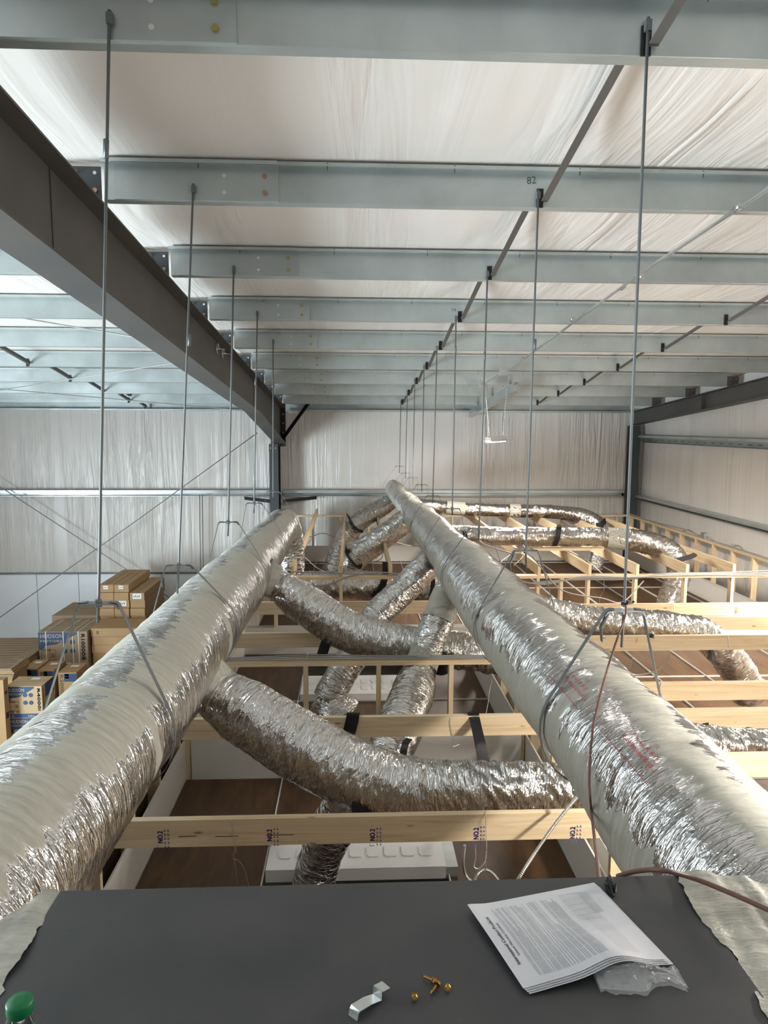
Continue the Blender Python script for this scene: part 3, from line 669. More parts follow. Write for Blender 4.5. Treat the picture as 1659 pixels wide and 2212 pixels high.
# ------------------------------------------------------------------ framing lumber
def board(name, a, c, lab, grp, cat='joist'):
    b = B(); b.box(a, c); return tag(b.build(name, 'lumber'), lab, cat, grp)
def joistX(Y, x0, x1, zt, lab, grp): return board('ceiling_joist', (x0, Y, zt-.14), (x1, Y+.038, zt), lab, grp)
ZJ = -1.93
J1 = joistX(3.325, -1.50, 1.50, ZJ, 'pine joist with purple NO.2 stamps in front of the plenum', 'joists between the trunk ducts')
J2 = joistX(4.54, -1.50, 1.55, ZJ, 'pine joist carrying two black straps behind the large flex branch', 'joists between the trunk ducts')
J4 = joistX(6.50, -1.50, 1.55, ZJ, 'pine joist just behind the cable topped stud wall', 'joists between the trunk ducts')
J5 = joistX(7.68, -1.50, 1.55, ZJ, 'furthest crosswise pine joist between the trunks, below the wrinkled foil', 'joists between the trunk ducts')
for Y, n in ((2.71, 'first hidden'), (1.2, 'second hidden'), (-.3, 'third hidden')): joistX(Y, -1.50, 1.50, ZJ-.001, n.replace('hidden', 'pine joist under the plenum, counting from the stamped joist'), 'joists under the plenum')
RJ = []
for Y, n in ((3.92, 'nearest'), (4.59, 'second'), (5.10, 'third'), (6.31, 'fourth'), (6.94, 'fifth'), (7.50, 'sixth and furthest')):
    RJ.append(joistX(Y, 1.48, 6.12, ZJ, n+' crosswise pine joist to the right of the right trunk', 'joists right of the trunk'))
pa, pb = P(1150, 1178, Y=10.12), P(1302, 1180, Y=10.12)
board('support_plank', (pa.x, 10.06, -1.789), (pb.x, 10.20, -1.755), 'loose plank under the foil duct that runs right across the joists', None, 'plank')
# stamps
def stamp(par, px, py, Y, mt, s=.036):
    o = P(px, py, Y=Y-.0015); b = B(); f = plane_fn(o, (.0, 0, 1), (-1, 0, 0))
    put_text(b, 'NO.2', f, s, s*1.75); put_text(b, 'NO.2', lambda x, y: f(x+.0014, y+.0014), s, s*1.75); put_text(b, 'NO.2', lambda x, y: f(x+.0028, y), s, s*1.75)
    for k in range(2):
        for q in range(5): rect(b, f, -.022+q*.021, -.012-k*.016, -.010+q*.021, -.009-k*.016); rect(b, f, -.022+q*.021, -.017-k*.016, -.019+q*.021, -.007-k*.016)
    rect(b, f, -.026, .002, -.023, s*.7); rect(b, f, -.026, s*.66, -.012, s*.72); b.build('grade_stamp', mt, par)
for px, py in ((352, 1822), (588, 1818), (810, 1817), (1034, 1814), (1242, 1812)): stamp(J1, px, py, 3.325, 'stamp_purple')
for px, py in ((1388, 1328), (1592, 1326)): stamp(RJ[5], px, py, 7.50, 'stamp_brown', .04)
for px, py, w in ((385, 1808, 40), (465, 1808, 50), (575, 1805, 60)):
    a = P(px, py, Y=3.3235); c = P(px+w, py-1, Y=3.3235); b = B(); b.quad(a, c, c+Vector((0, 0, .004)), a+Vector((0, 0, .004))); b.build('crack', 'card_dark', J1)
# stud walls down to the floor
def stud_wall(lab, axis, fixed, a0, a1, ztop, studs, dry=(), double=False, dz=(-2.60,)):
    """axis X: wall runs along X at Y=fixed.  dry: list of sides (-1/+1) carrying drywall"""
    t = thing('stud_wall', lab, 'stud wall', ((a0+a1)/2, fixed, -5.67) if axis == 'X' else (fixed, (a0+a1)/2, -5.67))
    def bx(name, p0, p1, z0, z1, c0=-.045, c1=.045, m='lumber'):
        b = B()
        if axis == 'X': b.box((p0, fixed+c0, z0), (p1, fixed+c1, z1))
        else: b.box((fixed+c0, p0, z0), (fixed+c1, p1, z1))
        return b.build(name, m, t)
    bx('top_plate', a0, a1, ztop-.038, ztop)
    if double: bx('top_plate', a0, a1, ztop-.0765, ztop-.0385)
    bx('bottom_plate', a0, a1, -5.67, -5.632)
    zt = ztop-.0385 if not double else ztop-.077
    for s in studs: bx('stud', s-.019, s+.019, -5.6315, zt)
    for sd in dry:
        c = .0455*sd; bx('drywall', a0+.05, a1-.05, -5.66, -2.60, min(c, c+.0125*sd), max(c, c+.0125*sd), 'drywall')
    return t
stud_wall('wooden stud wall with grey cables along its top plate, between the trunks', 'X', 5.765, -1.40, 1.48, -1.945, [-1.38, -1.0, -.395, .215, .825, 1.44], (-1, 1))
SW4 = stud_wall('long wooden stud wall across the room carrying the ends of the far joists', 'X', 9.05, -1.50, 6.05, -1.93, [-1.48, -1.0, -.155, .48, 1.14, 1.76, 2.42, 2.73, 3.09, 3.72, 4.39, 5.02, 5.64], (-1, 1))
stud_wall('low wooden stud wall along the back wall under the joist ends', 'X', 15.40, -1.50, 6.05, -1.93, [-1.48+.61*i for i in range(13)], (-1,))
stud_wall('wooden stud wall with cable along its top plate beside the right end wall', 'Y', 6.13, 9.12, 15.45, -1.93, [9.2+.605*i for i in range(11)], (-1,))
stud_wall('wooden stud wall under the left trunk, white drywall on its inner face', 'Y', -1.455, -.6, 15.35, -2.072, [-.5+.61*i for i in range(26)], (1,))
stud_wall('wooden stud wall under the right trunk, white drywall on both faces', 'Y', 1.525, -.6, 8.98, -2.072, [-.5+.61*i for i in range(16)], (-1, 1))
stud_wall('wooden stud wall on the far right carrying the crosswise joist ends', 'Y', 6.13, 2.0, 9.0, -2.072, [2.1+.61*i for i in range(12)], (-1,))
stud_wall('wooden stud wall closing the front room beneath the plenum', 'X', -.66, -1.40, 1.48, -2.072, [-1.38+.4*i for i in range(8)], (1, -1))
stud_wall('wooden stud wall closing the right hand rooms towards the camera', 'X', 1.95, 1.60, 6.08, -2.072, [1.63+.61*i for i in range(8)], (1, -1))
# far joists run towards the camera, resting on the two cross walls
for i, X in enumerate((-.775, -.155, .49, 1.14, 1.77, 2.43, 3.10, 3.735, 4.40, 5.03)):
    w = ['leftmost', 'second', 'third', 'fourth', 'fifth', 'sixth', 'seventh', 'eighth', 'ninth', 'rightmost'][i]
    board('ceiling_joist', (X-.019, 9.005, -1.93), (X+.019, 15.43, -1.79), w+' of the lengthwise far pine joists resting on both stud walls', 'lengthwise joists of the far room')

# ------------------------------------------------------------------ suspended ceilings seen from above
ZT = -2.945
b = B(); b.box((-1.525, -.6, -5.67), (-1.503, 9.0, -1.58)); b.box((-1.525, 9.0, -5.67), (-1.503, 15.3, -2.072)); tag(b.build('wall_sheathing', 'card_dark'), 'dark sheathing closing the outer face of the left stud wall, near stretch raised to block light', 'sheathing')  # near stretch rises above the plate, added to keep left bay light out
def ceiling(lab, x0, x1, y0, y1, xs, ystep, yoff, skip=()):
    t = thing('suspended_ceiling', lab, 'ceiling', ((x0+x1)/2, (y0+y1)/2, ZT-.02))
    xs = [x0]+[x for x in xs if x0+.05 < x < x1-.05]+[x1]
    n0 = math.ceil((y0-yoff)/ystep); ys = [y0]+[yoff+ystep*i for i in range(n0, 100) if y0+.05 < yoff+ystep*i < y1-.05]+[y1]
    cache = {}
    for i in range(len(xs)-1):
        for j in range(len(ys)-1):
            cx, cy = (xs[i]+xs[i+1])/2, (ys[j]+ys[j+1])/2
            if any(a < cx < c and e < cy < g for a, e, c, g in skip): continue
            w, d = xs[i+1]-xs[i]-.012, ys[j+1]-ys[j]-.012; key = (round(w, 3), round(d, 3))
            if key not in cache:
                b = B(); b.box((cx-w/2, cy-d/2, ZT-.015), (cx+w/2, cy+d/2, ZT)); o = b.build('tile', 'tile_back', t); cache[key] = (o, cx, cy)
            else:
                s, sx, sy = cache[key]; o = s.copy(); COL.objects.link(o); o.parent = t; o.location = s.location+Vector((cx-sx, cy-sy, 0))
    for x in xs[1:-1]:
        b = B(); b.box((x-.004, y0, ZT-.015), (x+.004, y1, ZT+.022)); b.build('grid_runner', 'grid_white', t)
    for y in ys[1:-1]:
        b = B(); b.box((x0, y-.003, ZT-.015), (x1, y+.003, ZT+.016)); b.build('grid_tee', 'grid_white', t)
    return t
T1 = (-.59, 4.31, .63, 4.92); T2 = (-.59, 7.36, .63, 7.97)
ceiling('brown backed ceiling tiles in a grid below the stamped joist', -1.395, 1.465, -.5, 5.70, [-.59, .63], 1.22, 4.92, [T1])
ceiling('brown backed ceiling tiles in a grid behind the cable topped stud wall', -1.395, 1.465, 5.83, 8.98, [-.59, .63], 1.22, 6.14, [(-.6, 7.3, .64, 8.0)])
ceiling('brown backed ceiling tiles below the crosswise joists right of the right trunk', 1.59, 6.06, 1.5, 8.98, [2.36, 2.97, 3.58, 4.19, 4.80, 5.41], 1.22, 3.1)
ceiling('tan lit ceiling tiles in a grid beneath the lengthwise far joists', -1.395, 6.06, 9.12, 15.32, [-.80+.61*i for i in range(12)], 1.22, 10.2)
def troffer(T, lab):
    x0, y0, x1, y1 = T; t = thing('light_troffer', lab, 'light fixture', ((x0+x1)/2, (y0+y1)/2, ZT-.01))
    b = B(); b.box((x0+.02, y0+.02, ZT-.01), (x1-.02, y1-.02, ZT+.075)); b.build('housing', 'white_metal', t)
    for k in range(2):
        for i in range(9):
            cx = x0+.14+i*(x1-x0-.28)/8; cy = y0+.2+k*.19; b = B(); w = .05
            prof = [(cx+w*c*.92, cy+.07*s*.9) for c, s in ((-1, -.7), (-.7, -1), (.7, -1), (1, -.7), (1, .7), (.7, 1), (-.7, 1), (-1, .7))]
            b.extrude(prof, ZT+.0755, ZT+.082, 'Z'); b.build('embossed_pad', 'white_metal', t)
    b = B(); b.box((x1-.02, y0+.02, ZT-.01), (x1+.06, y1-.1, ZT+.07)); b.build('wiring_box', 'galv', t)
troffer(T1, 'white embossed troffer back below the stamped joist'); troffer(T2, 'white troffer back seen through the cable topped stud wall')

# ------------------------------------------------------------------ rods, brackets and straps
def hanger(top, br, end, k, ax, rad, side, lab, coup=None, skew=0.):
    Y = YP[k]; a = P(*top, Y=Y-.02); br = P(*br, Y=Y-.02); e = P(*end, Y=Y-.02)
    t = thing('duct_hanger', lab, 'hanger', br, 'threaded rods hanging the %s trunk duct' % side)
    b = B(); b.tube([a+Vector((0, 0, .03)), a.lerp(br, .5), br, e], .0065 if k < 2 else .0075, 8); b.build('threaded_rod', 'rod_zinc', t)
    b = B(); b.box((a.x-.012, Y-.03, a.z-.02), (a.x+.012, Y-.001, a.z+.02)); b.build('beam_clip', 'rod_zinc', t)
    if coup: c = P(*coup, Y=Y-.02); b = B(); b.tube([c-(br-a).normalized()*.035, c+(br-a).normalized()*.035], .011, 6); b.build('coupling', 'rod_zinc', t)
    b = B(); w = .075; yb = br.y
    b.ribbon([br+Vector((-w-.012, 0, -.022)), br+Vector((-w, 0, -.003)), br+Vector((-w+.02, 0, 0)), br+Vector((w-.02, 0, 0)), br+Vector((w, 0, -.003)), br+Vector((w+.012, 0, -.022))], .045, .006, (0, 1, 0))
    b.lathe(br+Vector((0, 0, .004)), [(.014, 0), (.014, .012)], 6); b.lathe(br+Vector((0, 0, -.016)), [(.014, 0), (.014, .012)], 6); b.build('bracket', 'galv_bright' if side == 'right' and k == 0 else 'strap_grey', t)
    c = ax(Y-.02); r = rad(Y)+.018
    for sg in (-1, 1):
        p0 = br+Vector((sg*w, 0, .004)); v = Vector((p0.x-c.x, 0, p0.z-c.z)); d = v.length; th = math.acos(min(.99, r/d)); base = math.atan2(v.z, v.x)
        tang = base+(-th if sg > 0 else th)
        tp = Vector((c.x+r*math.cos(tang), p0.y+skew*.5, c.z+r*math.sin(tang)))
        pts = [p0+Vector((-sg*.03, 0, .003)), p0, p0+Vector((sg*.006, 0, -.006)), tp]
        stop = -math.pi/2 if sg > 0 else 3*math.pi/2
        for i in range(1, 11): q = tang+(stop-tang)*i/10; pts.append(Vector((c.x+r*math.cos(q), p0.y+skew*.5, c.z+r*math.sin(q))))
        b = B(); b.ribbon(pts, .028, .0018, (0, 1, 0)); b.build('strap', 'strap_grey', t)
    if k < 2:
        p0 = br+Vector((-w+.0, -.012, -.01)); b = B(); b.ribbon([p0, p0+Vector((-.03, -.01, -.06)), p0+Vector((-.025, -.012, -.12))], .028, .0018, (0, 1, 0.3)); b.build('strap_tail', 'strap_grey', t)
    return t
for k, (top, br, end, cp) in enumerate([((237, 40), (213, 1303), (211, 1345), (229, 322)), ((418, 408), (386, 1222), (383, 1282), (409, 735)), ((505, 582), (493, 1128), (492, 1158), None), ((556, 678), (549, 1087), (548, 1108), (552, 825)), ((590, 738), (590, 1062), (590, 1075), None)]):
    hanger(top, br, end, k, L_AX, l_rad, 'left', ['nearest', 'second', 'third', 'fourth', 'fifth'][k]+' hanging rod with bracket and straps over the left trunk duct', cp)
for k, (top, br, end, cp) in enumerate([((1400, 55), (1348, 1318), (1343, 1398), None), ((1163, 422), (1136, 1190), (1137, 1228), (1155, 745)), ((1053, 592), (1035, 1141), (1034, 1168), (1047, 770)), ((985, 688), (977, 1099), (977, 1113), (984, 755)), ((944, 752), (935, 1071), (935, 1086), None), ((916, 792), (911, 1047), (911, 1062), None), ((896, 822), (892, 1032), (892, 1048), None), ((880, 848), (876, 1022), (876, 1034), None), ((866, 868), (863, 1007), (863, 1022), None)]):
    hanger(top, br, end, k, R_AX, r_rad, 'right', ORD[k]+' hanging rod with bracket and straps over the right trunk duct', cp)

# ------------------------------------------------------------------ black hanger straps on the branches
def strap(lab, pts, w=.075, wd=(1, 0, 0), ends=True):
    b = B(); b.ribbon(spline(pts, 6), w, .006, wd); return tag(b.build('black_strap', 'black_strap'), lab, 'strap')
y2 = 4.54
strap('black webbing strap over the joist beside the large flex branch', [P(765, 1543, Y=y2+.06), P(763, 1541, Y=y2-.01), P(760, 1560, Y=y2-.012), P(752, 1590, Y=y2-.03), P(748, 1612, Y=y2-.18)], .085)
strap('long black strap from the joist top down to the large flex branch, right of centre', [P(1020, 1548, Y=y2+.05), P(1022, 1538, Y=y2), P(1026, 1556, Y=y2-.02), P(1038, 1610, Y=y2-.3), P(1046, 1650, Y=3.84), P(1049, 1664, Y=3.8)], .07)
strap('black strap hanging the crossing branch just left of the boot', [P(714, 1362, Y=6.36), P(709, 1378, Y=6.34), P(701, 1398, Y=6.30), P(694, 1420, Y=6.2), P(690, 1430, Y=6.1)], .095)
strap('black strap round the foil branch below the joist in the front room', [P(884, 1596, Y=4.80), P(876, 1606, Y=4.74), P(872, 1622, Y=4.72), P(868, 1640, Y=4.75)], .05)
strap('black strap at the right end of the crossing branch under the stud wall plate', [P(975, 1418, Y=5.93), P(968, 1436, Y=5.90), P(956, 1446, Y=5.91), P(940, 1444, Y=5.95)], .10, (.3, 0, 1))
def tuft(lab, c, n=7, r=.03, s=1.):
    b = B(); c = Vector(c)
    for i in range(n):
        a = random.random()*6.28; d = Vector((math.cos(a), math.sin(a)*.5, random.random()-.2))*r*2*s
        b.ribbon([c-d*.5, c+Vector((0, -.006, .01)), c+d], .045*s, .005, (random.random()-.5, .3, 1))
    return tag(b.build('black_strap', 'black_strap'), lab, 'strap')
tuft('bunched black strap end beneath the big bend of the large flex branch', P(785, 1745, Y=3.58), 9, .035)
strap('black strap under the branch near the far end of the right trunk', [P(752, 1112, Y=13.45), P(757, 1124, Y=13.3), P(768, 1139, Y=13.22), P(778, 1146, Y=13.3), P(776, 1136, Y=13.5)], .13, (0, 1, .2))
strap('black strap under the second branch of the right trunk', [P(748, 1180, Y=10.75), P(750, 1196, Y=10.6), P(760, 1212, Y=10.52), P(772, 1222, Y=10.58), P(775, 1208, Y=10.8)], .14, (0, 1, .2))
strap('long black strap curving from a far joist around the wrinkled foil duct', [P(833, 1214, Y=9.45), P(833, 1235, Y=9.42), P(828, 1260, Y=9.44), P(818, 1278, Y=9.5), P(806, 1290, Y=9.6)], .09)
strap('short black strap behind the right end of the wrinkled foil duct', [P(936, 1242, Y=9.5), P(935, 1262, Y=9.5), P(932, 1288, Y=9.52)], .06)
strap('black strap round the foil duct that runs right across the joists', [P(1209, 1134, Y=10.22), P(1207, 1142, Y=10.14), P(1205, 1160, Y=10.12), P(1200, 1174, Y=10.16), P(1197, 1180, Y=10.22)], .075)
strap('black strap beside the bend of the furthest foil duct', [P(1288, 1136, Y=12.85), P(1298, 1133, Y=12.85), P(1306, 1126, Y=12.9), P(1308, 1122, Y=12.95)], .1, (0, .3, 1))
strap('black strap sticking out flat beside the drop of the foil duct', [P(1462, 1212, Y=9.5), P(1480, 1206, Y=9.5), P(1498, 1200, Y=9.5), P(1502, 1196, Y=9.5)], .07, (0, 0, 1))
strap('small black strap at the right trunk side of the long foil duct', [P(1000, 1140, Y=10.2), P(1003, 1150, Y=10.12), P(1006, 1160, Y=10.14)], .06)
tuft('black strap ends knotted on the joist under the second rod bracket', P(1406, 1374, Y=6.30), 5, .022, .8)
strap('black strap folded over the fifth right hand joist', [P(1506, 1330, Y=6.99), P(1506, 1332, Y=6.93), P(1505, 1344, Y=6.925)], .09)
strap('black strap hanging at the bend of the foil branch on the right joists', [P(1540, 1405, Y=6.5), P(1538, 1412, Y=6.46), P(1530, 1410, Y=6.46)], .12, (0, .4, 1))
strap('black strap end pinned to the second right hand joist', [P(1524, 1562, Y=4.575), P(1525, 1570, Y=4.572), P(1525, 1580, Y=4.56), P(1522, 1588, Y=4.40)], .042)

# ------------------------------------------------------------------ wires and cables
def wire(name, pts, r, mt, lab, cat='cable', n=8, seg=6):
    b = B(); b.tube(spline(pts, n), r, seg); return tag(b.build(name, mt), lab, cat)
for i in range(4):
    yy = 5.73+.018*i; zz = -1.935+.006*(i % 2)
    wire('power_cable', [Vector((-1.38, yy, zz)), Vector((-.9, yy+.004*math.sin(i), zz+.005)), Vector((-.3, yy-.01, zz+.012+.004*i)), Vector((.3, yy+.006, zz+.004)), Vector((.9, yy-.004, zz+.006)), Vector((1.46, yy, zz))], .006, 'wire_grey', ['front', 'second', 'third', 'rear'][i]+' of four grey cables lying along the stud wall top plate between the trunks')
for i in range(3):
    yy = 9.0+.03*i
    wire('power_cable', [P(1120, 1255+4*i, Y=yy-.06), P(1180, 1262-3*i, Y=yy-.07), P(1260, 1246+3*i, Y=yy-.06), P(1360, 1247+2*i, Y=yy-.06), P(1440, 1243-2*i, Y=yy-.06), P(1540, 1241-2*i, Y=yy-.05), P(1700, 1243-6*i, Y=yy-.05)], .009, 'wire_grey', ['lowest', 'middle', 'highest'][i]+' of three grey cables strung along the long cross wall on the right')
wire('power_cable', [P(618, 1262, Y=8.95), P(700, 1264, Y=8.92), P(760, 1244, Y=8.92), P(830, 1237, Y=8.93), P(880, 1244, Y=8.93), P(930, 1246, Y=8.95)], .010, 'wire_grey', 'grey cable sagging along the long cross wall between the trunks')
wire('power_cable', [P(630, 1235, Y=8.95), P(720, 1238, Y=8.94), P(800, 1241, Y=8.95), P(900, 1243, Y=8.95)], .008, 'wire_grey', 'grey cable lying straight on the long cross wall plate between the trunks')
wire('power_cable', [P(1130, 1178, Y=8.8), P(1160, 1215, Y=8.2), P(1215, 1275, Y=8.2), P(1300, 1292, Y=8.3), P(1345, 1300, Y=8.4), P(1390, 1255, Y=8.9)], .008, 'wire_grey', 'dark cable looping from the second right rod past the studs')
wire('power_cable', [Vector((6.12, 15.3, -1.90)), Vector((6.13, 14.6, -1.92)), Vector((6.14, 13.8, -1.91)), P(1480, 1144, X=6.13), P(1515, 1160, X=6.16), P(1530, 1166, X=6.16), Vector((6.14, 11.2, -1.92)), Vector((6.13, 10.2, -1.92)), Vector((6.13, 9.4, -1.92))], .012, 'wire_grey', 'grey cable along the top plate of the stud wall by the right wall')
bx = P(1524, 1158, X=6.16); t = thing('junction_box', 'grey junction box above the stud wall by the right end wall', 'junction box', bx)
b = B(); b.box(bx+Vector((-.05, -.055, -.05)), bx+Vector((.02, .055, .06))); b.build('box', 'galv', t); b = B(); b.box(bx+Vector((-.056, -.06, -.055)), bx+Vector((-.05, .06, .065))); b.build('cover', 'galv_bright', t)
wire('power_cable', [bx+Vector((0, .06, 0)), P(1505, 1155, X=6.2), P(1490, 1145, X=6.2), P(1480, 1146, X=6.15), P(1470, 1150, X=6.14)], .012, 'wire_grey', 'loop of grey cable arching left of the junction box')
wire('power_cable', [bx+Vector((0, -.06, 0)), P(1545, 1170, X=6.2), P(1560, 1176, X=6.16), P(1570, 1182, X=6.14)], .012, 'wire_grey', 'grey cable dropping right of the junction box onto the plate')
wire('power_cable', [P(1582, 1184, X=6.14), P(1590, 1178, X=6.18), P(1600, 1182, X=6.16), P(1606, 1190, X=6.14)], .012, 'wire_grey', 'small hump of grey cable on the right stud wall near the frame edge')
# brown thermostat cable down the right trunk
ot = lambda x, y, o=.03: on_trunk(x, y, R_AX, r_rad, o)
wire('thermostat_cable', [P(1352, 1306, Y=2.88), P(1351, 1330, Y=2.86), P(1334, 1378, Y=2.80), ot(1316, 1432), ot(1306, 1466), ot(1297, 1500), ot(1290, 1530), ot(1283, 1560), ot(1279, 1590), ot(1276, 1620), ot(1274, 1655), ot(1273, 1690), ot(1275, 1725), ot(1278, 1760, .02), P(1289, 1850, Y=1.62), P(1294, 1900, Y=1.40), P(1297, 1935, Y=1.38)], .0045, 'wire_brown', 'thin brown cable running down the right trunk from the nearest bracket')
wire('thermostat_cable', [P(1334, 1893, Y=1.40), P(1375, 1882, Y=1.36), P(1430, 1880, Y=1.30), P(1500, 1898, Z=-.905), P(1580, 1930, Z=-.905), P(1670, 1970, Z=-.90)], .005, 'wire_brown', 'thick brown cable lying over the mastic at the right of the plenum')
b = B(); c = P(1352, 1303, Y=2.88); b.ribbon([c+Vector((-.02, -.01, 0)), c+Vector((0, -.02, .003)), c+Vector((.025, -.008, .004)), c+Vector((.03, -.012, .012))], .008, .004, (0, 0, 1)); b.ribbon([c+Vector((-.018, .0, 0)), c+Vector((-.022, -.012, 0)), c+Vector((-.016, -.016, .006))], .012, .006, (0, 0, 1))
tag(b.build('cable_tie', 'black'), 'black cable tie holding the brown cable to the nearest right rod', 'cable tie')
wire('armored_cable', [P(1250, 1718, Y=3.28), P(1205, 1772, Y=3.22), P(1160, 1836, Y=3.14), P(1112, 1912, Y=3.05), P(1070, 1990, Z=-2.935)], .008, 'mc_cable', 'spiral metal armored cable slanting across the stamped joist', seg=10)
wire('armored_cable', [P(1004, 1826, Y=3.42), P(1001, 1862, Y=3.45), P(1006, 1890, Y=3.5), P(1020, 1906, Y=3.5), P(1034, 1920, Y=3.5)], .008, 'mc_cable', 'metal armored cable hanging at the left of the cable loop under the stamped joist', seg=10)
wire('armored_cable', [P(1022, 1912, Y=3.5), P(1030, 1890, Y=3.5), P(1045, 1879, Y=3.5), P(1062, 1885, Y=3.5), P(1085, 1912, Y=3.5)], .008, 'mc_cable', 'arched loop of metal armored cable under the stamped joist', seg=10)
wire('hanger_wire', [P(1027, 1826, Y=3.44), P(1027, 1855, Y=3.44), P(1024, 1872, Y=3.44), P(1034, 1876, Y=3.44), P(1047, 1862, Y=3.42), P(1051, 1840, Y=3.4)], .003, 'wire_white', 'pale wire looped under the stamped joist by the armored cable', 'wire')
wire('hanger_wire', [P(1049, 1752, Y=3.36), P(1049, 1765, Y=3.315), P(1051, 1830, Y=3.315), P(1048, 1845, Y=3.36), P(1050, 1880, Y=3.5), P(1050, 1915, Y=3.6)], .0022, 'wire_tan', 'hanger wire tied round the stamped joist on its right half', 'wire')
wire('hanger_wire', [P(501, 1768, Y=3.36), P(501, 1778, Y=3.315), P(508, 1834, Y=3.315), P(504, 1850, Y=3.36), P(510, 1880, Y=3.6), P(514, 1925, Y=3.9)], .0022, 'wire_tan', 'hanger wire tied round the stamped joist on its left half', 'wire')
wire('hanger_wire', [P(504, 1855, Y=3.4), P(518, 1862, Y=3.45), P(530, 1885, Y=3.6), P(540, 1925, Y=3.9)], .0022, 'wire_tan', 'loose tail of the left hanger wire curling down to the tiles', 'wire')
for i, (pts, lab) in enumerate([
    ([P(975, 1547, Y=4.57), P(974, 1556, Y=4.53), P(980, 1592, Y=4.53), P(978, 1612, Y=4.6), P(992, 1608, Y=4.7)], 'thin wire tied round the strapped joist left of the long strap'),
    ([P(1064, 1465, Y=6.0), P(1058, 1490, Y=5.7), P(1054, 1520, Y=5.7), P(1049, 1546, Y=5.7)], 'thin bright wire strands hanging beside the right trunk'),
    ([P(1378, 1378, Y=6.28), P(1368, 1410, Y=6.4), P(1362, 1440, Y=6.7), P(1352, 1458, Y=7)], 'thin wire hanging under the fourth right hand joist'),
    ([P(1447, 1408, Y=6.6), P(1440, 1430, Y=6.8), P(1420, 1448, Y=7), P(1380, 1458, Y=7.2), P(1355, 1452, Y=7.2)], 'white cable sagging in a curve under the fourth right hand joist'),
    ([P(1427, 1474, Y=5.13), P(1428, 1477, Y=5.09), P(1424, 1500, Y=5.09), P(1420, 1520, Y=5.09)], 'wire tied round the third right hand joist'),
    ([P(1571, 1372, Y=6.34), P(1573, 1376, Y=6.30), P(1574, 1400, Y=6.30)], 'wire tied round the fourth right hand joist'),
    ([P(1455, 1303, Y=7.53), P(1455, 1306, Y=7.49), P(1455, 1330, Y=7.49)], 'wire tied round the sixth right hand joist'),
    ([P(880, 1317, Y=7.68), P(878, 1330, Y=7.6), P(876, 1345, Y=7.7), P(884, 1356, Y=7.9)], 'wire hanging below the furthest crosswise joist between the trunks'),
    ([P(1305, 1252, Y=9.0), P(1304, 1275, Y=9.4), P(1296, 1290, Y=9.7), P(1295, 1310, Y=9.8)], 'white wire dropping behind the long cross wall near the right rod')]):
    wire('hanger_wire', pts, .003 if i != 3 else .006, 'wire_white', lab, 'wire')
for i, (pts, lab) in enumerate([
    ([P(640, 1138, Y=15.2), P(655, 1150, Y=14.6), P(668, 1160, Y=14), P(700, 1152, Y=14), P(740, 1170, Y=13.8)], 'grey cable swinging left of the far joists'),
    ([P(640, 1190, Y=11.5), P(660, 1205, Y=11.0), P(684, 1226, Y=10.0), P(712, 1240, Y=9.06)], 'pale cable trailing down beside the leftmost far joist'),
    ([P(640, 1155, Y=12.5), P(650, 1180, Y=12.4), P(668, 1170, Y=12.4), P(680, 1150, Y=12.4)], 'thin twisted cable left of the leftmost far joist'),
    ([P(800, 1215, Y=10.4), P(825, 1205, Y=10.6), Vector((.49, 11.0, -1.782)), P(880, 1178, Y=11.6), P(915, 1180, Y=11.8)], 'grey cable arched over the third far joist beside the right trunk'),
    ([P(1030, 1150, Y=10.18), P(1040, 1172, Y=10.0), P(1075, 1186, Y=9.5), P(1105, 1196, Y=9.2), P(1128, 1214, Y=9.03)], 'dark cable draped from the long foil duct to the second right rod'),
    ([P(1080, 1215, Y=9.3), P(1110, 1195, Y=9.6), P(1130, 1200, Y=9.6), P(1110, 1222, Y=9.4)], 'white cable curled on the cross wall beside the right trunk'),
    ([P(1215, 1183, Y=10.6), P(1240, 1195, Y=10.4), P(1270, 1212, Y=9.8), P(1300, 1238, Y=9.3)], 'white cable crossing between the fifth and sixth far joists')]):
    wire('power_cable', pts, .007, 'wire_white' if i in (1, 5, 6) else 'wire_grey', lab)

# ------------------------------------------------------------------ conduit, boxes and the shop lights
def zc(px, py, off=-.03): return onslope(px, py, off)
c0 = zc(1700, 380); c1 = zc(1370, 600); cb = zc(1088, 802, -.04)
b = B(); b.tube([c0+(c0-c1)*.8, c0, c1, cb+Vector((.05, 0, 0))], .0125, 10); t = tag(b.build('electrical_conduit', 'galv_bright'), 'thin metal conduit crossing under the purlins towards the lamp', 'conduit')
for px, py in ((1594, 449), (1236, 690), (1345, 621), (1385, 598), (1128, 774)):
    q = zc(px, py); b = B(); b.tube([q+(c1-c0).normalized()*-.03, q+(c1-c0).normalized()*.03], .018, 10); b.build('coupling', 'galv_bright', t)
ca = zc(1042, 832, -.04)
b = B(); b.tube([cb, ca], .011, 8); tag(b.build('electrical_conduit', 'galv_bright'), 'short metal conduit joining the two junction boxes above the lamp', 'conduit')
for q, lab in ((cb, 'square metal junction box at the end of the long conduit'), (ca, 'square metal junction box directly above the lamp cord')):
    t = thing('junction_box', lab, 'junction box', q); b = B(); b.box(q+Vector((-.055, -.03, -.055)), q+Vector((.055, .04, .055))); b.build('box', 'galv', t)
    b = B(); b.box(q+Vector((-.06, -.036, -.06)), q+Vector((.06, -.03, .06))); b.build('cover', 'galv_bright', t)
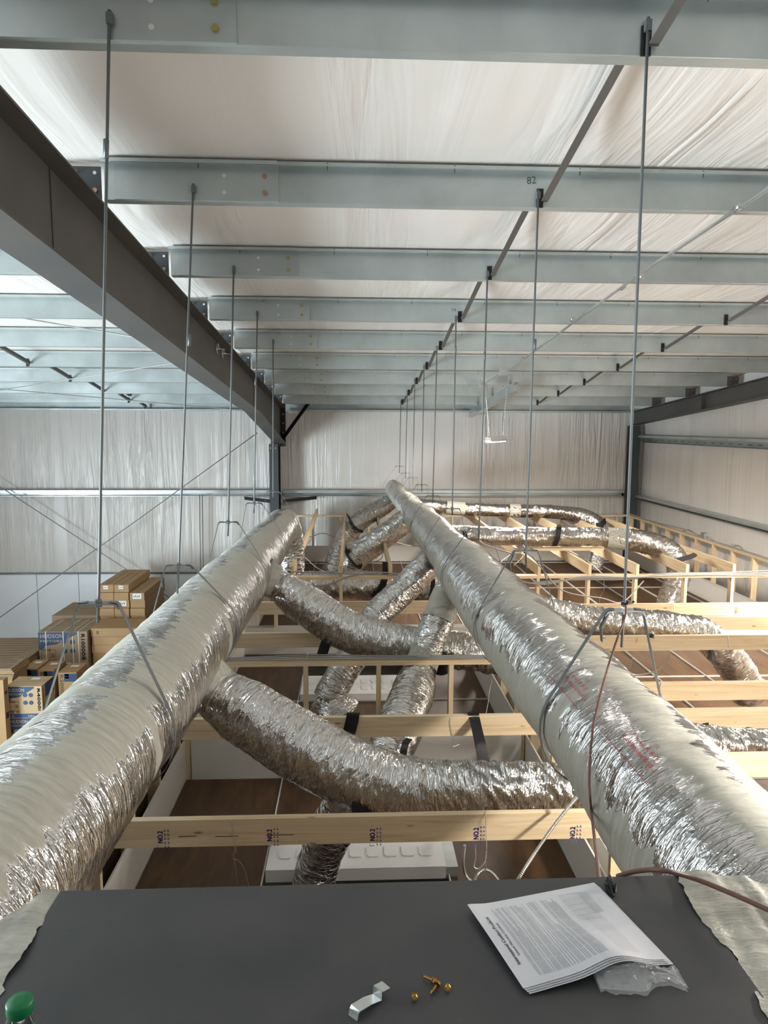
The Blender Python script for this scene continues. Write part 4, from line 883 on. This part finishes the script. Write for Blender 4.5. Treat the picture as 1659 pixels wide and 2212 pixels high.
def shop_light(c, d, lab, power, ln=1.15, chain=None, cord=None, bare=False):
    c = Vector(c); d = Vector(d).normalized(); s = d.cross(Vector((0, 0, 1)))
    t = thing('shop_light', lab, 'lamp', c)
    b = B(); b.beam(c-d*ln/2+Vector((0, 0, .03)), c+d*ln/2+Vector((0, 0, .03)), .09, .05); b.beam(c-d*ln/2+s*.045+Vector((0, 0, .0)), c+d*ln/2+s*.045, .07, .008, s*.35+Vector((0, 0, 1))); b.beam(c-d*ln/2-s*.045, c+d*ln/2-s*.045, .07, .008, -s*.35+Vector((0, 0, 1))); b.build('housing', 'white_metal', t)
    for sg in (-1, 1):
        b = B(); b.tube([c-d*(ln/2-.03)+s*.03*sg+Vector((0, 0, -.018)), c+d*(ln/2-.03)+s*.03*sg+Vector((0, 0, -.018))], .014, 8); b.build('led_tube', 'lamp_glow', t)
    for q, top in (chain or ()):
        b = B(); p0 = c+d*q+Vector((0, 0, .05)); n = 18
        for i in range(n):
            a = p0.lerp(top, i/n); e = p0.lerp(top, (i+.8)/n); b.tube([a, e], .006, 5)
        b.build('chain', 'galv_bright', t)
    if cord: b = B(); b.tube(spline(cord, 8), .008, 6); b.build('cord', 'wire_tan', t)
    if bare:        # open tubes: light goes out all round
        for q in (-.3, .3):
            l = bpy.data.lights.new('shop_light_lamp', 'POINT'); l.energy = power*.14; l.color = (1, .93, .84); l.shadow_soft_size = .06
            o = bpy.data.objects.new('shop_light_lamp', l); COL.objects.link(o); o.parent = t; o.location = d*q*ln+Vector((0, 0, -.12))
        power *= .62
    l = bpy.data.lights.new('shop_light_lamp', 'AREA'); l.shape = 'RECTANGLE'; l.size = ln; l.size_y = .12; l.energy = power; l.color = (1, .93, .84)
    o = bpy.data.objects.new('shop_light_lamp', l); COL.objects.link(o); o.parent = t
    o.matrix_local = Matrix.Translation(Vector((0, 0, -.045))) @ Matrix((d, s, Vector((0, 0, 1)))).transposed().to_4x4() @ Matrix.Rotation(0, 4, 'X')
    return t
lc = P(1072, 951, Y=11.6)
shop_light(lc, (.42, .9, 0), 'hanging white shop light with glowing tubes, the lit one on chains', 260, 1.1,
    [(-.45, P(1050, 862, Y=11.2)), (.45, P(1095, 838, Y=12.0))], [ca+Vector((.05, 0, 0)), P(1052, 838, Y=11.4), P(1051, 880, Y=11.3), P(1047, 920, Y=11.25), P(1050, 945, Y=11.3)])
shop_light((2.5, 2.2, -.52), (.3, 1, 0), 'white shop light hanging beside the near right duct', 330, 1.15, [(-.45, Vector((2.37, 1.4, 1.5))), (.45, Vector((2.63, 2.93, 1.44)))], bare=True)
shop_light((5.3, 7.0, -.9), (.2, 1, 0), 'white shop light hanging over the right hand joists', 540, 1.15, [(-.45, Vector((5.2, 6.6, 1.15))), (.45, Vector((5.4, 7.5, 1.1)))], bare=True)

# ------------------------------------------------------------------ cartons in the left bay
def carton(lab, tl, Y, w, h, d, mt='card', grp=None, name='cardboard_box', z0=None):
    """tl: pixel of the front top left corner; w,h,d in metres"""
    p = P(*tl, Y=Y); a = Vector((p.x, p.y, p.z-h)); t = thing(name, lab, 'box', a+Vector((w/2, d/2, 0)), grp)
    b = B(); b.box(a, a+Vector((w, d, h))); b.build('carton', mt, t)
    b = B(); b.box(a+Vector((0, d/2-.004, h)), a+Vector((w, d/2+.004, h+.001))); b.build('flap_seam', 'card_dark', t)
    return t, a
def front(a, w, h): return plane_fn(a+Vector((0, -.002, 0)), (1, 0, 0), (0, 0, 1))
def hudson(t, a, w, h, model, gen=True, bandtxt=None, icons=True):
    f = front(a, w, h); b = B(); L1 = w*.80
    o = len(b.v); b.v += [f(0, h*.985), f(0, h*.52), f(L1*.10, h*.50), f(L1*.16, h*.62), f(L1*.45, h*.66), f(L1*.98, h*.93), f(L1*.98, h*.985)]; b.face(list(range(o, o+7))); b.build('blue_panel', 'print_blue', t)
    g = plane_fn(a+Vector((0, -.004, 0)), (1, 0, 0), (0, 0, 1)); b = B(); put_text(b, 'HUDSON', lambda x, y: g(x+L1*.04, y+h*.83), h*.15, L1*.60); put_text(b, 'MOTORS', lambda x, y: g(x+L1*.04, y+h*.72), h*.085, L1*.56); b.build('lettering', 'print_tan', t)
    b = B()
    for q in (0, .004, .008): put_text(b, model, lambda x, y: g(w*.87+y+q, h*.95-x-q*.5), w*.10, h*.72)
    b.build('lettering', 'print_black', t)
    if icons:
        for i in range(2):
            for j in range(2):
                b = B(); q = g(L1*(.66+.20*i), h*(.72-.24*j)); b.lathe(q, [(h*.065, 0), (h*.065, .001)], 16, (0, -1, 0)); b.build('icon', 'print_blue', t)
    if gen:
        b = B()
        for x0, y0, x1, y1 in ((.06, .22, .42, .24), (.06, .22, .07, .50), (.07, .48, .30, .54), (.42, .22, .43, .52), (.26, .20, .27, .52), (.28, .50, .43, .52), (.30, .30, .40, .42), (.10, .34, .22, .355)): rect(b, g, L1*x0, h*y0, L1*x1, h*y1)
        for cx in (.10, .20, .38): b.lathe(g(L1*cx, h*.2), [(h*.05, 0), (h*.05, .001)], 14, (0, -1, 0))
        b.build('generator_drawing', 'stamp_brown', t)
    if bandtxt:
        b = B(); rect(b, f, 0, 0, w, h*.13); b.build('blue_panel', 'print_blue', t); b = B(); put_text(b, bandtxt, lambda x, y: g(x+w*.04, y+h*.03), h*.09, w*.72); b.build('lettering', 'print_tan', t)
def white_label(t, a, x0, z0, x1, z1):
    b = B(); f = front(a, 1, 1); rect(b, f, x0, z0, x1, z1); lb = b.build('label_sticker', 'label_white', t)
    b = B(); f2 = plane_fn(a+Vector((0, -.003, 0)), (1, 0, 0), (0, 0, 1)); w = x1-x0; hh = z1-z0
    for i in range(4): rect(b, f2, x0+w*(.12+.2*i), z0+hh*.3, x0+w*(.2+.2*i), z0+hh*(.6+.1*(i % 2)))
    b.build('label_print', 'print_black', lb)
def pallet(lab, x0, x1, y0, y1):
    t = thing('wooden_pallet', lab, 'pallet', ((x0+x1)/2, (y0+y1)/2, -5.67))
    for i in range(3): y = y0+(y1-y0-.09)*i/2; b = B(); b.box((x0, y, -5.67), (x1, y+.09, -5.56)); b.build('runner', 'lumber', t)
    n = max(3, int((x1-x0)/.2))
    for i in range(n): x = x0+(x1-x0-.1)*i/(n-1); b = B(); b.box((x, y0, -5.56), (x+.1, y1, -5.54)); b.build('slat', 'lumber', t)
# R4000 stack
w = 77/F*11.2; t, a = carton('tan printed generator carton lettered R4000, upper one of its stack', (12, 1483), 11.2, w, .525, .46, 'card_light', 'printed generator cartons'); hudson(t, a, w, .525, 'R4000i', True, '5.5          380'); aa = a
b = B(); rect(b, plane_fn(a+Vector((0, .20, .5265)), (1, 0, 0), (0, 1, 0)), w*.46, .1, w*.7, .2); b.build('label_sticker', 'label_white', t)
b = B(); gg = plane_fn(a+Vector((w+.003, 0, 0)), (0, 1, 0), (0, 0, 1)); o = len(b.v); b.v += [gg(.2, .5), gg(.05, .3), gg(.45, .52)]; rect(b, gg, .12, .30, .46, .52); b.build('blue_panel', 'print_blue', t)
b = B(); put_text(b, 'R4000i', lambda x, y: gg(.03+y, .48-x), .05, .34); b.build('lettering', 'print_black', t)
a2 = a-Vector((-.03, 0, .526)); t = thing('cardboard_box', 'lower printed generator carton peeking out beneath the R4000 carton', 'box', a2+Vector((w/2, .23, 0)), 'printed generator cartons'); b = B(); b.box(a2, a2+Vector((w, .46, .525))); b.build('carton', 'card_light', t); hudson(t, a2, w, .525, 'R4000i', True, None)
pallet('wooden pallet under the R4000 generator cartons', a2.x-.1, a2.x+w+.1, a2.y-.02, a2.y+.5)
zsup = a2.z
if zsup > -5.54:
    b = B(); b.box((a2.x+.02, a2.y+.01, -5.54), (a2.x+w-.02, a2.y+.45, zsup)); tag(b.build('cardboard_box', 'card_dull'), 'plain carton at the bottom of the R4000 stack', 'box')
# R2000 cartons
for i, (px, py, pw) in enumerate(((48, 1445, 32), (82, 1448, 34), (125, 1453, 40))):
    Y = 12.6; w = pw/F*Y; t, a = carton(['left', 'middle', 'right'][i]+' of the three small generator cartons lettered R2000', (px, py), Y, w, .46, .52, 'card', 'small generator cartons')
    g = plane_fn(a+Vector((0, -.003, 0)), (1, 0, 0), (0, 0, 1)); b = B(); rect(b, front(a, 1, 1), w*.32, .29, w*.99, .44); b.build('blue_panel', 'print_blue', t)
    b = B(); put_text(b, 'R2000i', lambda x, y: g(w*.12+y, .43-x), .075, .40); b.build('lettering', 'print_black', t)
    white_label(t, a, w*.36, .35, w*.58, .43)
    b = B(); rect(b, plane_fn(a+Vector((0, 0, .462)), (1, 0, 0), (0, 1, 0)), w*.3, .3, w*.75, .4); b.build('label_sticker', 'label_white', t)
    b = B(); b.box((a.x, a.y, -5.67), (a.x+w-.006, a.y+.52, a.z-.002)); tag(b.build('cardboard_box', 'card_dull'), 'tall plain carton beneath the %s R2000 carton' % ['left', 'middle', 'right'][i], 'box', 'plain cartons under the small generator cartons')
# R10000
Y = 13.3; w = 105/F*Y; h = .72
t, a = carton('large banded generator carton lettered R10000', (82, 1365), Y, w, h, .85, 'card_dull'); hudson(t, a, w, h, 'R10000iE', True)
for q in (.155, .51, .70, .82):
    b = B(); b.ribbon([a+Vector((w*q, -.006, 0)), a+Vector((w*q, -.006, h+.004)), a+Vector((w*q+.01, .85, h+.004))], .018, .003, (1, 0, 0)); b.build('strapping_band', 'poly_band', t)
b = B(); rect(b, front(a, w, h), 0, 0, w*.9, h*.10); b.build('tape_strip', 'card_light', t)
white_label(t, a, w*.55, .09, w*.62, .12)
b = B(); b.box((a.x, a.y+.05, -5.67), (a.x+w, a.y+.84, a.z-.002)); tag(b.build('cardboard_box', 'card_dull'), 'plain carton hidden under the large R10000 carton', 'box')
# flat wide carton behind it
t, a = carton('wide flat carton with tape lines behind the R10000 carton', (112, 1330), 14.25, .93, .62, 1.1, 'card_dull'); b = B(); b.box((a.x, a.y, -5.67), (a.x+.92, a.y+1.1, a.z-.002)); tag(b.build('cardboard_box', 'card_dull'), 'plain carton under the wide flat carton', 'box')
# stack of long cartons
Yl = 14.2; px0 = 216; base = P(216, 1345, Y=Yl); cw = 31/F*Yl; ch = 17.2/F*Yl
cols = [(0, 6), (1, 6), (2, 5)]
rows = ['bottom', 'second', 'third', 'fourth', 'fifth', 'top']
for ci, n in cols:
    for r in range(n):
        off = .0 if r % 2 else .012; a = Vector((base.x+ci*(cw+.012)+(0 if ci < 2 else .02), base.y+.03*(r % 2)-.02*(ci == 2), base.z-.02+(r-1)*ch-(.0 if ci < 2 else -.0)))
        t = thing('long_carton', '%s long brown carton in the %s column of the stack by the back wall' % (rows[r] if n == 6 or r < 4 else 'top', ['first', 'middle', 'third'][ci]), 'box', a+Vector((cw/2, .7, 0)), 'long cartons stacked by the back wall')
        b = B(); b.box(a, a+Vector((cw, 1.45+.1*random.random(), ch-.006))); b.build('carton', 'card', t)
        b = B(); b.box(a+Vector((cw*.48, -.0, ch-.0065)), a+Vector((cw*.50, 1.4, ch-.004))); b.build('flap_seam', 'card_dark', t)
        if (ci, r) in ((0, 5), (1, 5)): white_label(t, a, cw*.3, ch*.4, cw*.62, ch*.85)
        if (ci, r) in ((1, 3), (2, 4)): white_label(t, a, cw*.2, ch*.2, cw*.8, ch*.9)
lz = base.z-.02-ch
# stack of orange-brown long boxes in front, lying across
Yo = 13.4; q = P(196, 1357, Y=Yo); oh = 19/F*Yo
for r in range(5):
    a = Vector((q.x+.01*(r % 2), q.y+.008*r, q.z-(r+1)*oh)); t = thing('flat_carton', ['top', 'second', 'third', 'fourth', 'fifth'][r]+' of the orange brown flat cartons stacked beside the R10000 carton', 'box', a+Vector((.6, .35, 0)), 'flat cartons beside the R10000 carton')
    b = B(); b.box(a, a+Vector((1.5, .72, oh-.006))); b.build('carton', 'card', t)
    if r == 0: b = B(); put_text(b, '8', plane_fn(a+Vector((.10, -.002, .045)), (1, 0, 0), (0, 0, 1)), .1); b.build('lettering', 'print_black', t)
b = B(); b.box((q.x, q.y+.01, -5.67), (q.x+1.45, q.y+.7, q.z-5*oh-.002)); tag(b.build('cardboard_box', 'card_dull'), 'plain carton supporting the orange brown flat cartons', 'box')
b = B(); b.box((base.x, base.y+.02, -5.67), (base.x+1.2, base.y+1.3, lz-.002)); tag(b.build('cardboard_box', 'card_dull'), 'plain carton supporting the long cartons by the back wall', 'box')
# big flat-packed stacks at the far left
def flatstack(lab, px, py, Y, w, d, n, th):
    p = P(px, py, Y=Y); t = thing('flattened_cartons', lab, 'box', (p.x-w/2, p.y+d/2, p.z-n*th))
    for i in range(n):
        b = B(); ox, oy = random.uniform(-.02, .02), random.uniform(-.02, .02); b.box((p.x-w+ox, p.y+oy, p.z-(i+1)*th), (p.x+ox, p.y+d+oy, p.z-i*th-.004)); b.build('flat_sheet', 'card' if i % 3 else 'card_dull', t)
        if i == 0:
            for k in range(9): b = B(); y = p.y+.05+d*k/9; b.box((p.x-w+.02, y, p.z-.004), (p.x-.06-random.random()*.2, y+.012, p.z-.002)); b.build('flap_seam', 'card_dark', t)
    b = B(); b.box((p.x-w+.03, p.y+.03, -5.67), (p.x-.03, p.y+d-.03, p.z-n*th-.001)); b.build('carton', 'card', t)
flatstack('wide stack of flattened cartons with dark seams left of the R10000 carton', 58, 1422, 12.9, 1.4, 1.3, 5, .035)
flatstack('lower wide stack of flattened cartons left of the R2000 cartons', 27, 1444, 11.9, 1.3, .6, 5, .035)
t, a = carton('tall brown carton cut off by the left frame edge', (-50, 1470), 11.0, 56/F*11.0, 1.15, .15, 'card')
b = B(); gs = plane_fn(a+Vector((56/F*11.0+.002, 0, 0)), (0, 1, 0), (0, 0, 1)); rect(b, gs, .03, .5, .12, .6); b.build('print_bar', 'print_black', t); b = B(); rect(b, gs, .03, .9, .1, .95); b.build('print_bar', 'print_black', t)
b = B(); b.box((a.x, a.y, -5.67), (a.x+.37, a.y+.15, a.z-.002)); tag(b.build('cardboard_box', 'card_dull'), 'plain carton beneath the tall carton at the left frame edge', 'box')

# ------------------------------------------------------------------ on the plenum
ZP = -.929
c00, c10, c11, c01 = [P(x, y, Z=ZP) for x, y in ((1009, 1969), (1283, 1915), (1440, 2083), (1130, 2147))]
def sheet(dz, sh):
    def f(u, v):
        p = (c00*(1-u)+c10*u)*(1-v)+(c01*(1-u)+c11*u)*v
        z = .004+dz+.026*math.exp(-((u-.62)/.22)**2)*sst(.25, 1., v)+.010*math.exp(-((u-.25)/.2)**2)*sst(0., .5, v)*(1-.5*v)+.006*(1-v)*math.exp(-(u/.1)**2)
        p = p+Vector((sh, -sh*.7, z)); return p
    return f
t = thing('paper_booklet', 'white printed warranty papers lying curled on the grey plenum top', 'paper', c00)
for i in range(4):
    b = B(); b.grid(30, 24, sheet(.0016*i, .003*(3-i))); b.build('sheet', 'paper', t)
top = sheet(.0016*3+.0009, 0)
tf = lambda x, y: top(.5, .5)
def pm(x, y): return top(1-(y+0.0), 1-x)          # x along the short edge read from near to far, y up towards the title edge; both 0..1
b = B(); 
for q in (0, .0013, .0026): put_text(b, 'International Comfort Products', lambda x, y: pm(.22+x+q, .92+y+q*.5), .032, .58)
for q in (0, .0012): put_text(b, 'Limited Warranty Certificate', lambda x, y: pm(.31+x+q, .888+y), .023, .40)

b.build('lettering', 'ink', t)
b = B(); rnd = random.Random(3); y = .855
def seg(x0, x1, y0, h):
    n = max(1, int((x1-x0)/.12)); 
    for i in range(n):
        xa = x0+(x1-x0)*i/n; xb = x0+(x1-x0)*(i+1)/n-.008; b.quad(pm(xa, y0), pm(xb, y0), pm(xb, y0+h), pm(xa, y0+h))
while y > .38:
    ln = rnd.choice((.84, .84, .8, .5, .84)); seg(.07, .07+ln, y, .003); y -= rnd.choice((.0125, .0125, .0125, .02))
for i in range(8): seg(.07, .6, .16+.018*i, .0018)
for i in range(6): seg(.62, .92, .12+.012*i, .0022)
b.build('print_lines', 'ink_grey', t)['kind'] = 'stuff'
b = B()
for i in range(9): yy = .17+.02*i; b.quad(pm(.55, yy), pm(.92, yy), pm(.92, yy+.0015), pm(.55, yy+.0015))
for i in range(6): xx = .55+.073*i; b.quad(pm(xx, .17), pm(xx+.002, .17), pm(xx+.002, .33), pm(xx, .33))
b.build('print_table', 'ink_grey', t)
# clear bag under the papers
bc = P(1352, 2098, Z=ZP+.012)
def bagf(lay):
    def f(u, v):      # wide pouch under the papers narrowing to a twisted tail
        x = -.055+.145*u; wd = .040*(1-.62*sst(.45, .75, u)+.25*sst(.85, 1, u)); y = (v-.5)*2*wd-.020*u+.006
        e = math.sin(math.pi*min(1, u*1.05))*math.sin(math.pi*v); n = noise.noise(Vector((u*9, v*5, lay)))*.006+noise.noise(Vector((u*22, v*14, lay+4)))*.0022
        return bc+Vector((x, y+n, -.008+lay*(.006+.014*e)+abs(n)*1.4*lay))
    return f
b = B(); b.grid(44, 26, bagf(0)); b.grid(44, 26, bagf(1), smooth=False)
tag(b.build('plastic_bag', 'bag'), 'crumpled clear plastic bag poking out from under the papers', 'bag')
# screws
def screw(px, py, d, lab, lie=True):
    o = P(px, py, Z=ZP+.0065); d = Vector(d).normalized(); t = thing('hex_screw', lab, 'screw', o, 'brass coloured screws on the plenum')
    b = B(); b.lathe(o, [(.0042, 0), (.0046, .001), (.0046, .0045), (.0038, .0055)], 6, d); b.build('hex_head', 'brass', t)
    b = B(); b.lathe(o-d*.0012, [(.0058, 0), (.0058, .0012)], 18, d); b.build('washer', 'brass', t)
    b = B(); prof = [(.0007, 0), (.0022, .005)]
    for i in range(9): prof += [(.0028, .006+.0016*i), (.0021, .0068+.0016*i)]
    b.lathe(o-d*.0222, prof, 10, d); b.build('shank', 'brass', t)
screw(896, 2152, (-.1, -.8, .45), 'brass screw standing alone nearest the metal clip')
screw(936, 2118, (.75, -.55, .05), 'brass screw of the crossed pair with its tip pointing away')
screw(944, 2126, (.5, .7, .08), 'brass screw of the crossed pair with its tip towards the camera')
screw(967, 2132, (0, -.75, .55), 'brass screw at the paper side of the group')
# bent metal clip
a, c = P(768, 2178, Z=ZP+.012), P(815, 2152, Z=ZP+.004); d = (c-a); wd = Vector((-d.y, d.x, 0)).normalized()
b = B(); b.ribbon([a+Vector((-.004, -.006, -.0115)), a+Vector((-.002, -.003, -.002)), a, a.lerp(c, .55)+Vector((0, 0, .001)), c+Vector((0, 0, -.002)), c+Vector((.001, .003, .011)), c+d*.12+Vector((0, 0, .012)), c+d*.42+Vector((0, 0, .012))], .020, .0012, wd)
tag(b.build('metal_clip', 'galv_bright'), 'bent zinc metal clip lying at the lower edge of the plenum top', 'clip')
# black tie scraps
b = B(); o = P(1323, 1918, Z=ZP+.008)
for i in range(10):
    dd = Vector((random.uniform(-.006, .006), random.uniform(-.022, .022), random.uniform(-.004, .008))); b.ribbon([o+dd, o+dd+Vector((random.uniform(-.008, .008), .008, .004)), o+dd*1.5+Vector((0, -.006, -.004))], .007, .002, (random.random(), .2, .6))
tag(b.build('tie_scrap', 'black'), 'scrap of black cable ties above the papers at the plenum edge', 'scrap')
# bottle
o = P(42, 2158, Z=-.715); bz = -.925
t = thing('water_bottle', 'clear plastic bottle with a green cap in the lower left corner', 'bottle', (o.x, o.y, bz))
prof = [(.028, 0), (.032, .004), (.0325, .06), (.030, .066), (.0325, .072), (.0325, .125), (.030, .145), (.022, .172), (.0135, .19), (.0125, .205)]
b = B(); b.lathe((o.x, o.y, bz), prof, 32); b.build('body', 'pet', t)
b = B(); b.lathe((o.x, o.y, o.z-.018), [(.0155, 0), (.016, .002), (.016, .014), (.0145, .0165), (.006, .017)], 30); b.build('cap', 'cap_green', t)

# cable clamps hung on the rafter web
t = thing('beam_clamp', 'pair of wire clamps hooked on the rafter side', 'clamp', P(475, 757, X=XRAF+.01))
for px, py in ((470, 753), (482, 763)):
    q = P(px, py, X=XRAF+.03); b = B(); b.tube([q+Vector((0, .06*math.cos(i*.7), .06*math.sin(i*.7))) for i in range(8)], .007, 6); b.tube([q, q+Vector((.05, .2, .01))], .006, 6); b.build('hook', 'galv_bright', t)
